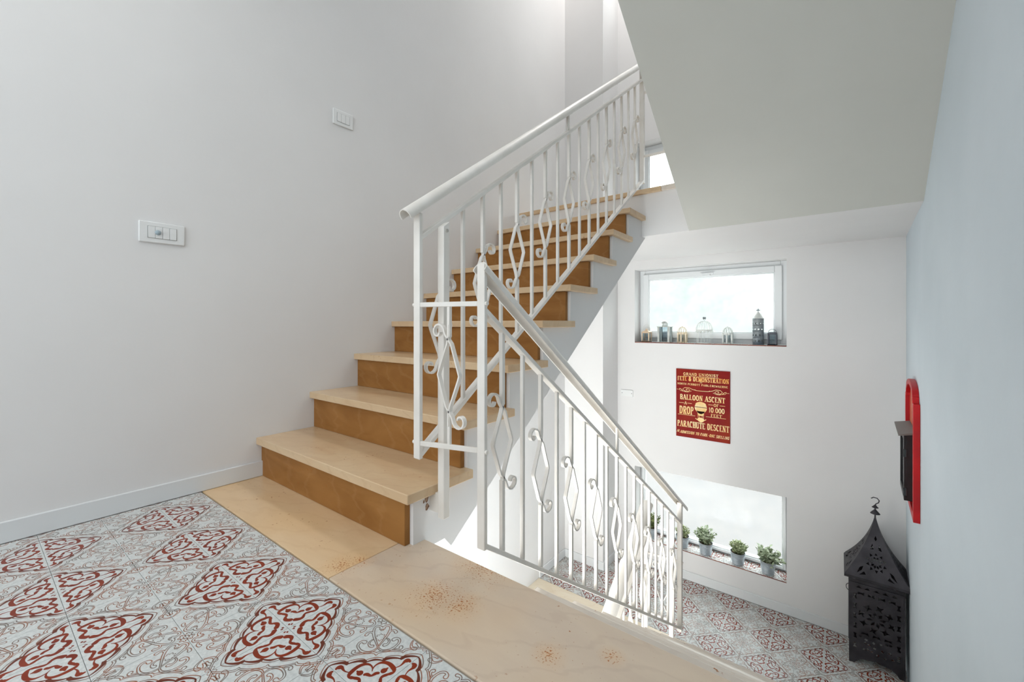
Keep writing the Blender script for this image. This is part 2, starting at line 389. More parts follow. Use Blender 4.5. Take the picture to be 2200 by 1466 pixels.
def tiling(ox, oy, z, x0, x1, y0, y1, parent):
    for a in range(-12, 14):
        for b in range(-12, 12):
            cx, cy = ox+a*2*P, oy+b*2*P
            for i in (1, -1):
                for j in (1, -1): clip_tile(cx, cy, z, i, j, x0, x1, y0, y1, parent)
# main landing: screed + tiles + stone border slabs
fl = struct('floor', MB().prism([(-2.8, -.30), (.04, -.30), (.055, -.031), (-2.8, -.031)], 'x', 0, 2.3199)
            .box(0, 2.3199, -2.8, -.2, -.031, -.006), [M['concrete']], 'main landing floor with patterned cement tiles')
tiling(.770, -.351, 0, .0125, 2.318, -1.55, -.2008, fl)
MB().box(0.0, .9535, -.1995, .06, -.03, 0).build('stone_slab', M['slab'], fl, bevel=.0012)
MB().box(.9545, 2.3195, -.1995, .089, -.03, 0).build('stone_slab', M['slab_cool'], fl, bevel=.003)
MB().box(0, 2.3195, -2.8, -1.55, -.008, 0).build('plain_floor', M['concrete'], fl)
# lower landing
fb = struct('floor', MB().prism([(1.97, ZL-.25), (L, ZL-.25), (L, ZL-.006), (2.2, ZL-.006), (2.2, ZL-.031), (1.97, ZL-.031)], 'x', 0, 2.3199), M['concrete'],
            'lower landing floor with patterned cement tiles under the windows')
tiling(1.645, 2.575, ZL, .0125, 2.34, 2.2008, L-.013, fb)
MB().box(0.0, 1.13, 1.955, 2.1995, ZL-.03, ZL).build('stone_slab', M['slab_pale'], fb, bevel=.003)
MB().box(1.1315, 2.32, 1.955, 2.1995, ZL-.03, ZL).build('stone_slab', M['slab_pale'], fb, bevel=.003)
# upper half landing
ZU = 9*h
ul = struct('floor', MB().prism([(1.905, 1.23), (L, 1.23), (L, ZU-.03), (1.905, ZU-.03)], 'x', 0, 2.36), M['plaster'], 'upper half landing slab with stone edge')
MB().box(0, 1.13, 8*d, 2.15, ZU-.03, ZU).build('stone_slab', M['tread'], ul, bevel=.003)
MB().box(1.1315, 2.32, 8*d, 2.15, ZU-.03, ZU).build('stone_slab', M['tread_sheen'], ul, bevel=.003)
MB().box(0, 2.33, 2.152, L, ZU-.03, ZU-.002).build('plain_floor', M['concrete'], ul)

# ------------------------------------------------------------------ stairs
def flight_up():
    OV = 0.022
    b = MB(); poly = [(0.062, -.20), ]
    # stringer outline in (y,z)
    poly = []
    for k in range(9):
        y = k*d+OV+.02
        poly += [(y, k*h-(.03 if k else 0)), (y, (k+1)*h-.03)]
    poly += [(1.966, 9*h-.03), (1.966, 1.23), (.2, -.066), (.17, -.03), (.06, -.03)]
    b.prism(poly, 'x', 0, 1.0)
    body = struct('staircase', b, M['plaster'], 'flight of stone clad steps rising along the left wall')
    for k in range(8):
        MB().box(0.0, W, k*d, (k+1)*d+OV+.022, (k+1)*h-.03, (k+1)*h).build('tread', M['tread'], body, bevel=.0025)
    for k in range(9):
        MB().box(0.0, .985, k*d+OV, k*d+OV+.02, k*h+(0.0005), (k+1)*h-.0305).build('riser', M['riser'], body, bevel=.001)
flight_up()
bp_ = bpy.data.objects['staircase']
rr_ = random.Random(11); g = MB()
for cy_, cz_, r_ in ((.094, .128, .012), (.097, .098, .009), (.088, .148, .005), (.083, .118, .004)):
    n_ = 11; pts = [(cy_+r_*rr_.uniform(.55, 1.1)*math.cos(2*PI*q/n_), cz_+r_*1.3*rr_.uniform(.55, 1.1)*math.sin(2*PI*q/n_)) for q in range(n_)]
    g.prism(pts, 'x', 1.0002, 1.0012)
g.build('broken_plaster', noisy('crumbled_plaster', S(96, 58, 34), S(176, 150, 128), 90, .95), bp_)
def flight_down():
    b = MB(); e0 = .089; poly = []
    zz = 0
    poly = [(.09, -.31), (.11, -.0305)]
    for k in range(1, 9):
        y = e0+(k-1)*d
        poly += [(y+.02, -k*h2-.03), (y+d+.02, -k*h2-.03)]
    poly = [(.112, -.0305)]
    for k in range(1, 9):
        poly += [(e0+(k-1)*d+.022, -k*h2-.03), (e0+k*d+.022, -k*h2-.03)]
    poly += [(1.965, ZL-.25), (1.7, ZL-.22), (.112, -.36)]
    b.prism(poly, 'x', 1.275, 2.3199)
    body = struct('staircase', b, M['plaster'], 'flight of stone clad steps going down beside the right wall')
    for k in range(1, 9):
        y = e0+(k-1)*d
        MB().box(1.258, 2.3195, y+.023, y+d, -k*h2-.03, -k*h2).build('tread', M['tread_sheen'], body, bevel=.0025)
        MB().box(1.2755, 2.319, y+.002, y+.0225, -k*h2-.0, -(k-1)*h2-.0305).build('riser', M['tread_sheen'], body, bevel=.001)
flight_down()
def flight_next():
    b = MB(); e0 = 1.955; poly = [(e0-.022, ZL-.0305)]
    for k in range(1, 5): poly += [(e0-(k-1)*d-.022, ZL-k*h2-.03), (e0-k*d-.022, ZL-k*h2-.03)]
    poly += [(e0-4*d-.022, ZL-4*h2-.25), (e0-.3, ZL-.45), (e0-.022, ZL-.25)]
    b.prism(poly, 'x', 0, 1.0)
    body = struct('staircase', b, M['plaster'], 'steps leading further down from the lower landing')
    for k in range(1, 5):
        y = e0-(k-1)*d
        MB().box(0, W, y-d, y-.023, ZL-k*h2-.03, ZL-k*h2).build('tread', M['tread'], body, bevel=.0025)
        MB().box(0, .985, y-.0225, y-.002, ZL-k*h2, ZL-(k-1)*h2-.0305).build('riser', M['riser'], body, bevel=.001)
flight_next()
# return flight overhead: sloping soffit
b = MB(); y1, z1 = 1.9, 1.228; m_ = .737
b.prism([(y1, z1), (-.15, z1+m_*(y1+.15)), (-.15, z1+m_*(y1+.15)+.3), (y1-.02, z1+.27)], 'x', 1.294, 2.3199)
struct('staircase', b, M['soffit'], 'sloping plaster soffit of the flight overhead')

# ------------------------------------------------------------------ windows
def window(n, z0, z1, label, bottomdepth=.165, handle=True, glassmat=None, fr=.05, sash=.05, dep=.13):
    w = empty('window_%d' % n, (0, 0, 0)); w['kind'] = 'structure'; w['label'] = label
    Yf = L+dep
    fb_ = MB()
    def ring(b, x0, x1, a, c, t, ya, yb):
        b.box(x0, x0+t, ya, yb, a, c).box(x1-t, x1, ya, yb, a, c).box(x0+t, x1-t, ya, yb, a, a+t).box(x0+t, x1-t, ya, yb, c-t, c)
    ring(fb_, WX0, WX1, z0+.001, z1, fr, Yf, Yf+.07); fb_.build('window_frame', M['pvc'], w, bevel=.004)
    s_ = MB(); ring(s_, WX0+fr-.012, WX1-fr+.012, z0+fr-.012, z1-fr+.012, sash, Yf-.022, Yf-.0005)
    ring(s_, WX0+fr+sash-.014, WX1-fr-sash+.014, z0+fr+sash-.014, z1-fr-sash+.014, .010, Yf-.012, Yf-.0)
    sa = s_.build('window_sash', M['pvc'], w, bevel=.004)
    MB().box(WX0+fr+sash-.02, WX1-fr-sash+.02, Yf+.02, Yf+.028, z0+fr+sash-.02, z1-fr-sash+.02).build('window_pane', glassmat, w)
    if handle:
        cx = (WX0+WX1)/2; hb = MB().box(cx-.045, cx+.03, Yf-.035, Yf-.022, z1-fr-.022-.01, z1-fr-.022+.014)
        hb.sweep([(cx-.03, Yf-.038, z1-fr-.02), (cx-.03, Yf-.05, z1-fr-.02), (cx+.06, Yf-.05, z1-fr-.018)], [(-.006, -.004), (.006, -.004), (.006, .004), (-.006, .004)], up=(0, 0, 1))
        hb.build('window_handle', M['pvc'], sa, bevel=.002)
    # tiled sill
    sl = MB().box(WX0, WX1, L+.004, L+dep-.0005, z0-.0071, z0-.0066).build('window_sill', M['grout'], w)
    k = int((WX1-WX0)/P)+1; tw = (WX1-WX0)/k
    tm = None
    for i in range(k):
        x = WX0+i*tw; g = .0009
        vs = [(x+g, L-.001, z0-.0066), (x+tw-g, L-.001, z0-.0066), (x+tw-g, L+dep-.001, z0-.0066), (x+g, L+dep-.001, z0-.0066),
              (x+g, L-.001, z0), (x+tw-g, L-.001, z0), (x+tw-g, L+dep-.001, z0), (x+g, L+dep-.001, z0)]
        fs = [(4, 5, 6, 7), (0, 1, 5, 4), (1, 2, 6, 5), (2, 3, 7, 6), (3, 0, 4, 7)]
        me = bpy.data.meshes.new('sill_tile'); me.from_pydata(vs, [], fs); me.materials.append(M['tile']); me.materials.append(M['rust'])
        me.polygons[1].material_index = 1
        uv = me.uv_layers.new(name='UVMap')
        for l in me.loops:
            v = me.vertices[l.vertex_index].co; a = (v.x-x)/tw; c = (v.y-L)/dep
            uv.data[l.index].uv = ((a if i % 2 else 1-a), (1-c)*.9)
        o = bpy.data.objects.new('sill_tile', me); C.objects.link(o); o.parent = sl
    return w
M['rust'] = noisy('tile_edge_rust', S(112, 48, 38), S(150, 84, 62), 14, 0.5)
def glass(name, frost, tint):
    m = bpy.data.materials.new(name); m.use_nodes = True; nt = m.node_tree; nt.nodes.remove(nt.nodes['Principled BSDF'])
    out = nt.nodes['Material Output']
    tr = nd(m, 'ShaderNodeBsdfTransparent'); tl = nd(m, 'ShaderNodeBsdfTranslucent'); gl = nd(m, 'ShaderNodeBsdfGlossy')
    gl.inputs['Roughness'].default_value = .1; gl.inputs['Color'].default_value = (.9, .9, .9, 1)
    tc = nd(m, 'ShaderNodeTexCoord'); n = nd(m, 'ShaderNodeTexNoise'); n.inputs['Scale'].default_value = 11; n.inputs['Detail'].default_value = 8; n.inputs['Roughness'].default_value = .75
    lk(m, tc.outputs['Object'], n.inputs['Vector'])
    r = ramp(m, [(.35, tint), (.62, (.98, .98, .97))]); lk(m, n.outputs['Fac'], r.inputs['Fac'])
    lk(m, r.outputs['Color'], tr.inputs['Color']); tl.inputs['Color'].default_value = (.9, .93, .93, 1)
    a = nd(m, 'ShaderNodeMixShader'); a.inputs[0].default_value = frost; lk(m, tr.outputs[0], a.inputs[1]); lk(m, tl.outputs[0], a.inputs[2])
    b_ = nd(m, 'ShaderNodeMixShader'); b_.inputs[0].default_value = .012; lk(m, a.outputs[0], b_.inputs[1]); lk(m, gl.outputs[0], b_.inputs[2])
    lk(m, b_.outputs[0], out.inputs['Surface']); return m
M['glass1'] = glass('frosted_glass', .05, (.88, .92, .92))
M['glass2'] = glass('clear_glass', .02, (.95, .96, .96))
window(1, *wins[1], 'horizontal white framed window above the red poster', glassmat=M['glass1'])
window(2, *wins[0], 'large low window with potted plants on its sill', glassmat=M['glass2'], handle=False, fr=.028, sash=.02, dep=.16)
window(3, *wins[2], 'window of the upper half landing behind the railing', glassmat=M['glass2'], handle=False)

window(4, *wins[3], 'added unseen topmost window lighting the stairwell wall', glassmat=M['glass2'], handle=False)  # added above the view so daylight reaches the left wall
# outside: yard and hillside added to bring the windows to the wanted brightness
M['yard'] = noisy('yard_backdrop', (.200, .193, .189), (.186, .180, .177), 1.5, .95)
M['hill'] = noisy('hillside_backdrop', (.190, .200, .186), (.245, .250, .242), 1.3, .95, 0, 60, 8, .2)
struct('ground', MB().box(-30, 32, L+.3, 14, -2.2, -2.0), M['yard'], 'pale paved yard added outside the windows to set their brightness')
hb = MB(); N_ = 40; rr_ = random.Random(3); vs = []; fs = []
for i in range(N_+1):
    x = -30+62*i/N_
    for y, z in ((9, -2.0), (9.8, .4), (11, 2.0), (13, 3.4+.35*rr_.random()), (14, 3.2)):
        vs.append((x, y+.25*rr_.random(), z+(.2*rr_.random() if z > 0 else 0)))
for i in range(N_):
    for k in range(4): fs.append((i*5+k, (i+1)*5+k, (i+1)*5+k+1, i*5+k+1))
struct('hillside', hb.add(vs, fs), M['hill'], 'pale hillside seen blurred through the upper window, added to set its brightness', smooth=True)

# ------------------------------------------------------------------ railings
def spiral(cx, cz, r0, a0, turns, n=16, sgn=1, r1=.006):
    """points from the outside inwards"""
    out = []
    for i in range(n+1):
        t = i/n; a = a0+sgn*turns*2*PI*t; r = r0+(r1-r0)*t
        out.append((cx+r*math.cos(a), cz+r*math.sin(a)))
    return out
def ornament(axis, u, fix, z, sg):
    """two flat strips crossing: lens shape with a curl on each end. sg=+1: top curl towards +u, bottom curl towards -u."""
    def strip(sgn):
        # starts at bar above (or below) and runs to the curl at the opposite end
        v, q = .043, .100
        pts = [(0, q+.045), (0, q+.012), (-sgn*.006, q-.012), (-sgn*(v-.004), .012), (-sgn*v, 0), (-sgn*(v-.004), -.012), (-sgn*.010, -q+.010), (sgn*.003, -q-.004), (sgn*.012, -q-.016)]
        # curl
        cxx, czz, r0 = sgn*.0435, -q-.024, .0275
        a0 = math.pi if sgn > 0 else 0
        sp = spiral(cxx, czz, r0, a0, .98, 16, 1 if sgn > 0 else -1, .006)
        return pts+sp
    res = []
    for flip in (1, -1):
        p = strip(sg*flip*-1) if flip == 1 else [(-a, -b) for a, b in strip(sg*-1)]
        res.append(p)
    out = []
    for p in res:
        if axis == 'y': out.append([(fix, u+a, z+b) for a, b in p])
        else: out.append([(u+a, fix, z+b) for a, b in p])
    return out
FLAT = [(-.0065, -.0025), (.0065, -.0025), (.0065, .0025), (-.0065, .0025)]
def sq(a, b): return [(-a, -b), (a, -b), (a, b), (-a, b)]
def railing(name, label, X, y0, y1, slope, zt0, zb0, bal0, pitch, nb, orn, sg, posts, hand, supports, mount, R_=.0225):
    """rails: top edge z = zt0+slope*y ; bottom edge of lower rail z = zb0+slope*y"""
    r = empty(name, (X, y0, zt0+slope*y0-.9)); tag(r, label, 'railing')
    base = Vector(r.location)
    def B(mb, n, **k):
        mb.v = [(a-base.x, b_-base.y, c-base.z) for a, b_, c in mb.v]; return mb.build(n, M['rail'], r, **k)
    cs = math.cos(math.atan(slope)); tr = .014/cs
    B(MB().prism([(y0, zt0+slope*y0-tr), (y1, zt0+slope*y1-tr), (y1, zt0+slope*y1), (y0, zt0+slope*y0)], 'x', X-.0135, X+.0135), 'top_rail', bevel=.002)
    B(MB().prism([(y0, zb0+slope*y0), (y1, zb0+slope*y1), (y1, zb0+slope*y1+tr), (y0, zb0+slope*y0+tr)], 'x', X-.0135, X+.0135), 'bottom_rail', bevel=.002)
    zt = lambda y: zt0+slope*y-tr; zb = lambda y: zb0+slope*y+tr
    for k in range(nb):
        y = bal0+k*pitch; zc = (zt(y)+zb(y))/2+.002*0
        if k % 2 == orn:
            q = .145
            g = MB()
            g.box(X-.006, X+.006, y-.006, y+.006, zc+q-.035, zt(y)+.004)
            g.box(X-.006, X+.006, y-.006, y+.006, zb(y)-.004, zc-q+.035)
            for p in ornament('y', y, X, zc, sg): g.sweep(p, FLAT)
            B(g, 'scroll_baluster', smooth=True, angle=50)
        else:
            B(MB().box(X-.006, X+.006, y-.006, y+.006, zb(y)-.004, zt(y)+.004), 'baluster', bevel=.002)
    for (ya, yb, z0_, z1_) in posts:
        B(MB().box(X-.0137, X+.0137, ya, yb, z0_, z1_), 'frame_post', bevel=.002)
    # handrail: half round hollow profile
    (ha, hza), (hb, hzb) = hand
    prof = []; t_ = .003
    N = 14
    for i in range(N+1):
        a = -0.35+(PI+.7)*i/N; prof.append((R_*math.cos(a), R_*math.sin(a)))
    for i in range(N, -1, -1):
        a = -0.35+(PI+.7)*i/N; prof.append(((R_-t_)*math.cos(a), (R_-t_)*math.sin(a)))
    m = len(prof); vs = []; fs = []
    for (yy, zz) in ((ha, hza), (hb, hzb)):
        dy, dz = hb-ha, hzb-hza; l_ = math.hypot(dy, dz); ny, nz = -dz/l_, dy/l_
        if nz < 0: ny, nz = -ny, -nz
        vs += [(X+a, yy+b_*ny, zz+b_*nz) for a, b_ in prof]
    for q in range(m): fs.append((q, (q+1) % m, m+(q+1) % m, m+q))
    for q in range(N): fs += [(q, q+1, m-2-q, m-1-q), (m+q, m+m-1-q, m+m-2-q, m+q+1)]
    B(MB().add(vs, fs), 'handrail', smooth=True, angle=40)
    hz = lambda y: hza+(hzb-hza)*(y-ha)/(hb-ha)
    for y in supports:
        B(MB().box(X-.005, X+.005, y-.007, y+.007, zt(y), hz(y)+.012), 'support_post', bevel=.0015)
    for (xa, xb, ya, yb, z0_, z1_, wx, zw) in mount:
        g = MB().prism([(ya, z0_), (yb, z0_), (yb, z1_+slope*(yb-ya)), (ya, z1_)], 'x', xa, xb)
        mo = B(g, 'mounting_post', bevel=.0025)
        br = MB().box(min(wx, xa)+(.0003), max(wx, xa)-.0003, ya+.004, yb-.004, zw-.03, zw+.03) if wx < xa else MB().box(xb+.0003, wx-.0003, ya+.004, yb-.004, zw-.03, zw+.03)
        br.v = [(a-base.x, b_-base.y, c-base.z) for a, b_, c in br.v]; br.build('bracket', M['rail'], mo)
        s_ = 1 if wx < xa else -1; xo = xb if s_ > 0 else xa
        bo = MB(); pts = [(xo-s_*.002, (ya+yb)/2, z1_-.012), (xo+s_*.004, (ya+yb)/2, z1_-.012)]
        bo.tube(pts, .0055, 8, up=(0, 0, 1)); bo.v = [(a-base.x, b_-base.y, c-base.z) for a, b_, c in bo.v]; bo.build('bolt', M['bolt'], mo)
    return r
M['bolt'] = mat('bolt_metal', S(196, 190, 182), .35, .4)
# upper flight
SU = .716
RU = railing('stair_railing', 'white wrought iron railing with scroll balusters on the flight going up', 1.027, .034, 1.846, SU, .8995, .2415,
        .128, .0995, 17, 0, 1,
        [(.032, .045, .268, .993), (1.828, 1.852, 1.55, 2.295)],
        ((-.008, .974), (1.90, .974+SU*1.908)), (.915,),
        [(1.0407, 1.0667, .103, .129, .072, .962, 1.0, .115)])
SD = -.692
RD = railing('stair_railing', 'white wrought iron railing with scroll balusters on the flight going down', 1.2355, .084, 1.93, SD, .775, .110,
        .176, .1007, 17, 0, -1,
        [(.082, .095, .046, .832), (1.905, 1.93, -1.225, -.432)],
        ((.078, .818), (2.01, .818-.686*1.932)), (.985,),
        [(1.1955, 1.2215, 1.83, 1.856, -1.36, -.515, 1.275, -1.33)])
# railing of the next flight down (starts at the lower landing, runs towards the viewer)
railing('stair_railing', 'partly hidden white handrail of the flight below the lower landing', 1.027, .95, 1.905, .70, -2.02, -2.62,
        1.05, .1, 9, 0, 1, [(1.893, 1.906, -1.29, -.63)],
        ((.95, -1.19), (1.93, -.50)), (1.35,), [], R_=.038)

def panel(label, x0, x1, y, zt, zb, ya, yb, ra=None, rb=None):
    r = empty('railing_panel', (x0, y, zb)); tag(r, label, 'railing')
    def B(mb, n, **k):
        mb.v = [(a-x0, b_-y, c-zb) for a, b_, c in mb.v]; return mb.build(n, M['rail'], r, **k)
    for z in (zt, zb):
        B(MB().prism([(x0, ya-.005), (x1, yb-.005), (x1, yb+.005), (x0, ya+.005)], 'z', z-.007, z+.007), 'cross_bar', bevel=.0015)
    xc = (x0+x1)/2; y = (ya+yb)/2; zc = (zt+zb)/2
    g = MB(); g.box(xc-.005, xc+.005, y-.004, y+.004, zb, zc-.11).box(xc-.005, xc+.005, y-.005, y+.005, zc+.11, zt)
    for p in ornament('x', xc, y, zc, -1): g.sweep(p, FLAT, up=(0, 1, 0))
    B(g, 'scroll_baluster', smooth=True, angle=50)
    for z in (zt, zb):
        for xx, s_ in ((x1+.0275, 1), (x0-.0275, -1)):
            yy, rl = (yb, rb) if s_ > 0 else (ya, ra)
            if rl is None: continue
            bo = MB().tube([(xx-s_*.0005, yy, z), (xx+s_*.006, yy, z)], .006, 8, up=(0, 0, 1))
            q = rl.location; bo.v = [(a-q.x, b_-q.y, c-q.z) for a, b_, c in bo.v]; bo.build('bolt', M['rail'], rl)
    return r
panel('short white scroll panel joining the two railings at the main landing', 1.0409, 1.2216, .065, .722, .315, .0385, .0885, RU, RD)
panel('short white scroll panel joining the railings at the lower landing', 1.0409, 1.2216, 1.91, -.80, -1.18, 1.8995, 1.917, None, RD)
panel('short white scroll panel joining the railings at the upper landing', 1.0409, 1.29, 1.84, 2.12, 1.72, 1.84, 1.85)

# ------------------------------------------------------------------ switches
def switch(label, y0, y1, z0, z1, n, fills, sensor=False):
    w_, hh = y1-y0, z1-z0
    r = empty('light_switch', (0, (y0+y1)/2, (z0+z1)/2)); tag(r, label, 'switch', 'switch plates on the left wall')
    MB().box(0.0003, .008, -w_/2, w_/2, -hh/2, hh/2).build('cover_plate', M['plastic'], r, bevel=.003)
    MB().box(.008, .0085, -w_*.32, w_*.32, -hh*.29, hh*.29).build('insert', M['dark_gap'], r)
    cw = w_*.62/n
    for k in range(n):
        a = -w_*.31+k*cw
        o = MB().box(.0082, .0105, a+.0005, a+cw-.0005, -hh*.275, hh*.275).build('rocker', M['plastic'], r, bevel=.0008)
        if sensor and k == 1:
            s_ = MB(); pr = [(.0095*math.cos(t*PI/2/6), .0095*math.sin(t*PI/2/6)) for t in range(7)]
            s_.lathe([(q, z_) for q, z_ in pr], n=20); s_.v = [(.0105+c, a_+a+.0075, b_) for a_, b_, c in s_.v]
            s_.build('sensor_dome', M['sensor'], r, smooth=True)
M['dark_gap'] = mat('gap', S(150, 150, 148), .7)
M['sensor'] = mat('sensor_grey', S(160, 176, 184), .35)
switch('white four module wall plate with a round grey sensor', -.394, -.257, .966, 1.043, 4, 4, True)
switch('small white wall switch high beside the handrail', .352, .462, 1.672, 1.750, 3, 3)
# blank socket on far wall
r = empty('socket_plate', (.474, L, .032)); tag(r, 'blank white double socket plate left of the red poster', 'socket')
MB().box(-.058, .058, -.008, -.0003, -.03, .03).build('cover_plate', M['plastic'], r, bevel=.003)
for s_ in (-1, 1): MB().tube([(s_*.045, -.008, 0), (s_*.045, -.0092, 0)], .004, 8, up=(0, 0, 1)).build('screw', M['dark_gap'], r)

# ------------------------------------------------------------------ poster with serif lettering
GL = {}
def glyphs():
    # strokes: (kind, points) kind T thick, t thin ; coordinates in 0..1 width x 0..1 height
    def arc(cx, cy, rx, ry, a0, a1, n=9): return [(cx+rx*math.cos(math.radians(a0+(a1-a0)*i/n)), cy+ry*math.sin(math.radians(a0+(a1-a0)*i/n))) for i in range(n+1)]
    G = {}
    G['I'] = (.45, [('T', [(.5, 0), (.5, 1)]), ('s', (.5, 0)), ('s', (.5, 1))])
    G['L'] = (.8, [('T', [(.25, 0), (.25, 1)]), ('t', [(.25, .04), (.9, .04)]), ('t', [(.9, 0), (.9, .25)]), ('s', (.25, 0)), ('s', (.25, 1))])
    G['E'] = (.8, [('T', [(.25, 0), (.25, 1)]), ('t', [(.1, .04), (.9, .04)]), ('t', [(.1, .96), (.88, .96)]), ('t', [(.25, .5), (.65, .5)]), ('t', [(.9, 0), (.9, .24)]), ('t', [(.88, .76), (.88, 1)])])
    G['F'] = (.75, [('T', [(.25, 0), (.25, 1)]), ('t', [(.1, .96), (.88, .96)]), ('t', [(.25, .5), (.65, .5)]), ('t', [(.88, .76), (.88, 1)]), ('s', (.25, 0))])
    G['T'] = (.85, [('T', [(.5, 0), (.5, 1)]), ('t', [(.05, .96), (.95, .96)]), ('t', [(.07, .76), (.07, 1)]), ('t', [(.93, .76), (.93, 1)]), ('s', (.5, 0))])
    G['H'] = (.95, [('T', [(.22, 0), (.22, 1)]), ('T', [(.78, 0), (.78, 1)]), ('t', [(.2, .5), (.8, .5)]), ('s', (.22, 0)), ('s', (.22, 1)), ('s', (.78, 0)), ('s', (.78, 1))])
    G['N'] = (.95, [('t', [(.18, 0), (.18, 1)]), ('T', [(.2, .97), (.8, .03)]), ('t', [(.82, 0), (.82, 1)]), ('s', (.18, 0)), ('s', (.82, 1))])
    G['M'] = (1.1, [('t', [(.15, 0), (.15, 1)]), ('T', [(.17, .97), (.5, .1)]), ('t', [(.5, .1), (.83, .97)]), ('T', [(.85, 0), (.85, 1)]), ('s', (.15, 0)), ('s', (.85, 0))])
    G['A'] = (.95, [('t', [(.1, 0), (.5, 1)]), ('T', [(.5, 1), (.87, 0)]), ('t', [(.25, .33), (.72, .33)]), ('s', (.1, 0)), ('s', (.87, 0))])
    G['V'] = (.9, [('T', [(.12, 1), (.5, 0)]), ('t', [(.5, 0), (.88, 1)]), ('s', (.12, 1)), ('s', (.88, 1))])
    G['W'] = (1.25, [('T', [(.08, 1), (.3, 0)]), ('t', [(.3, 0), (.5, .9)]), ('T', [(.5, .9), (.7, 0)]), ('t', [(.7, 0), (.92, 1)])])
    G['K'] = (.9, [('T', [(.22, 0), (.22, 1)]), ('t', [(.25, .4), (.82, 1)]), ('T', [(.42, .58), (.85, 0)]), ('s', (.22, 0)), ('s', (.22, 1)), ('s', (.85, 0))])
    G['O'] = (.9, [('T', arc(.5, .5, .36, .46, 90, 270)), ('T', arc(.5, .5, .36, .46, -90, 90))])
    G['0'] = (.75, G['O'][1])
    G['C'] = (.85, [('T', arc(.5, .5, .36, .46, 50, 310, 14)), ('t', [(.8, .7), (.8, .98)])])
    G['G'] = (.9, [('T', arc(.5, .5, .36, .46, 50, 330, 14)), ('T', [(.8, .1), (.8, .45)]), ('t', [(.6, .45), (.95, .45)]), ('t', [(.8, .7), (.8, .98)])])
    G['D'] = (.9, [('T', [(.22, 0), (.22, 1)]), ('T', arc(.42, .5, .42, .46, -90, 90, 10)), ('t', [(.08, .04), (.45, .04)]), ('t', [(.08, .96), (.45, .96)])])
    G['P'] = (.8, [('T', [(.25, 0), (.25, 1)]), ('T', arc(.5, .73, .33, .23, -90, 90)), ('t', [(.1, .96), (.5, .96)]), ('t', [(.25, .5), (.5, .5)]), ('s', (.25, 0))])
    G['R'] = (.9, G['P'][1]+[('T', [(.5, .5), (.85, .0)]), ('s', (.88, 0))])
    G['B'] = (.85, G['P'][1][:-1]+[('T', arc(.5, .27, .36, .23, -90, 90)), ('t', [(.1, .04), (.5, .04)])])
    G['U'] = (.9, [('T', [(.2, 1), (.2, .3)]+arc(.5, .3, .3, .27, 180, 360, 8)), ('t', [(.8, .3), (.8, 1)]), ('s', (.2, 1)), ('s', (.8, 1))])
    G['S'] = (.75, [('T', arc(.5, .73, .3, .23, 40, 230, 9)+arc(.5, .27, .32, .23, 60, -140, 9)), ('t', [(.78, .75), (.78, .98)]), ('t', [(.16, .02), (.16, .25)])])
    G['1'] = (.5, [('T', [(.5, 0), (.5, 1)]), ('t', [(.5, .97), (.2, .78)]), ('s', (.5, 0))])
    G['&'] = (.95, [('T', arc(.45, .76, .22, .2, -60, 240, 10)+[(.8, .02)]), ('T', [(.5, .55)]+arc(.42, .27, .3, .23, 120, 330, 9)+[(.88, .5)])])
    G['.'] = (.35, [('T', [(.4, .02), (.4, .1)])]); G[','] = (.35, [('T', [(.45, .1), (.3, -.12)])])
    G['-'] = (.8, [('t', [(.1, .45), (.9, .45)])]); G[' '] = (.5, []); G["'"] = (.3, [])
    return G
GL = glyphs()
def ribbon(mb, pts, w, mapf, lay=[0]):
    n = len(pts); vs = []
    lay[0] = (lay[0]+1) % 7
    e = .00002*lay[0]
    for i in range(n):
        a = pts[max(i-1, 0)]; b_ = pts[min(i+1, n-1)]; dx, dy = b_[0]-a[0], b_[1]-a[1]; l_ = math.hypot(dx, dy) or 1
        nx, ny = -dy/l_*w/2, dx/l_*w/2; p = pts[i]
        vs += [mapf(p[0]+nx, p[1]+ny, e), mapf(p[0]-nx, p[1]-ny, e)]
    mb.add(vs, [(2*i, 2*i+1, 2*i+3, 2*i+2) for i in range(n-1)])
def text(mb, s, x0, x1, y0, y1, mapf, bold=1.0, slant=0):
    tot = sum(GL[c][0] for c in s); W_ = x1-x0; H_ = y1-y0; x = x0
    for c in s:
        cw = GL[c][0]/tot*W_; T = min(cw*.27, H_*.2)*bold; t = max(T*.42, H_*.05)
        for kind, pts in GL[c][1]:
            if kind == 's':
                px, py = x+pts[0]*cw*.92, y0+(.035 if pts[1] < .5 else .965)*H_
                px += slant*(py-y0)
                ribbon(mb, [(px-T*.95, py), (px+T*.95, py)], H_*.07, mapf)
            else:
                q = [(x+a*cw*.92+slant*b_*H_, y0+b_*H_) for a, b_ in pts]
                ribbon(mb, q, T if kind == 'T' else t, mapf)
        x += cw
PX0, PX1, PZ0, PZ1 = .912, 1.327, -.286, .286
po = empty('poster', (PX0, L, PZ0)); tag(po, 'dark red wooden balloon fete poster hung between the two windows', 'poster')
M['poster'] = noisy('poster_red', S(128, 4, 2), S(146, 38, 6), 4, 0.5, .06, 40, 4, .15, lo=.42, hi=.72)
M['cream'] = noisy('poster_cream', S(244, 222, 168), S(240, 196, 118), 12, 0.5)
M['gold'] = noisy('poster_gold', S(240, 170, 70), S(246, 214, 150), 9, 0.5)
M['posterside'] = mat('poster_side', S(96, 24, 18), .5)
PW, PH = PX1-PX0, PZ1-PZ0
MB().box(0, PW, -.008, -.0005, 0, PH).build('board', M['poster'], po, bevel=.001)
pm = lambda x, y, e=0: (x*PW, -.0084-e, PH*(1-y))
def ln(mb, pts, w): 
    asp = PH/PW
    ribbon(mb, [(x, y*asp) for x, y in pts], w, lambda x, y, e=0: (x*PW, -.0084-e, PH-y*PW))
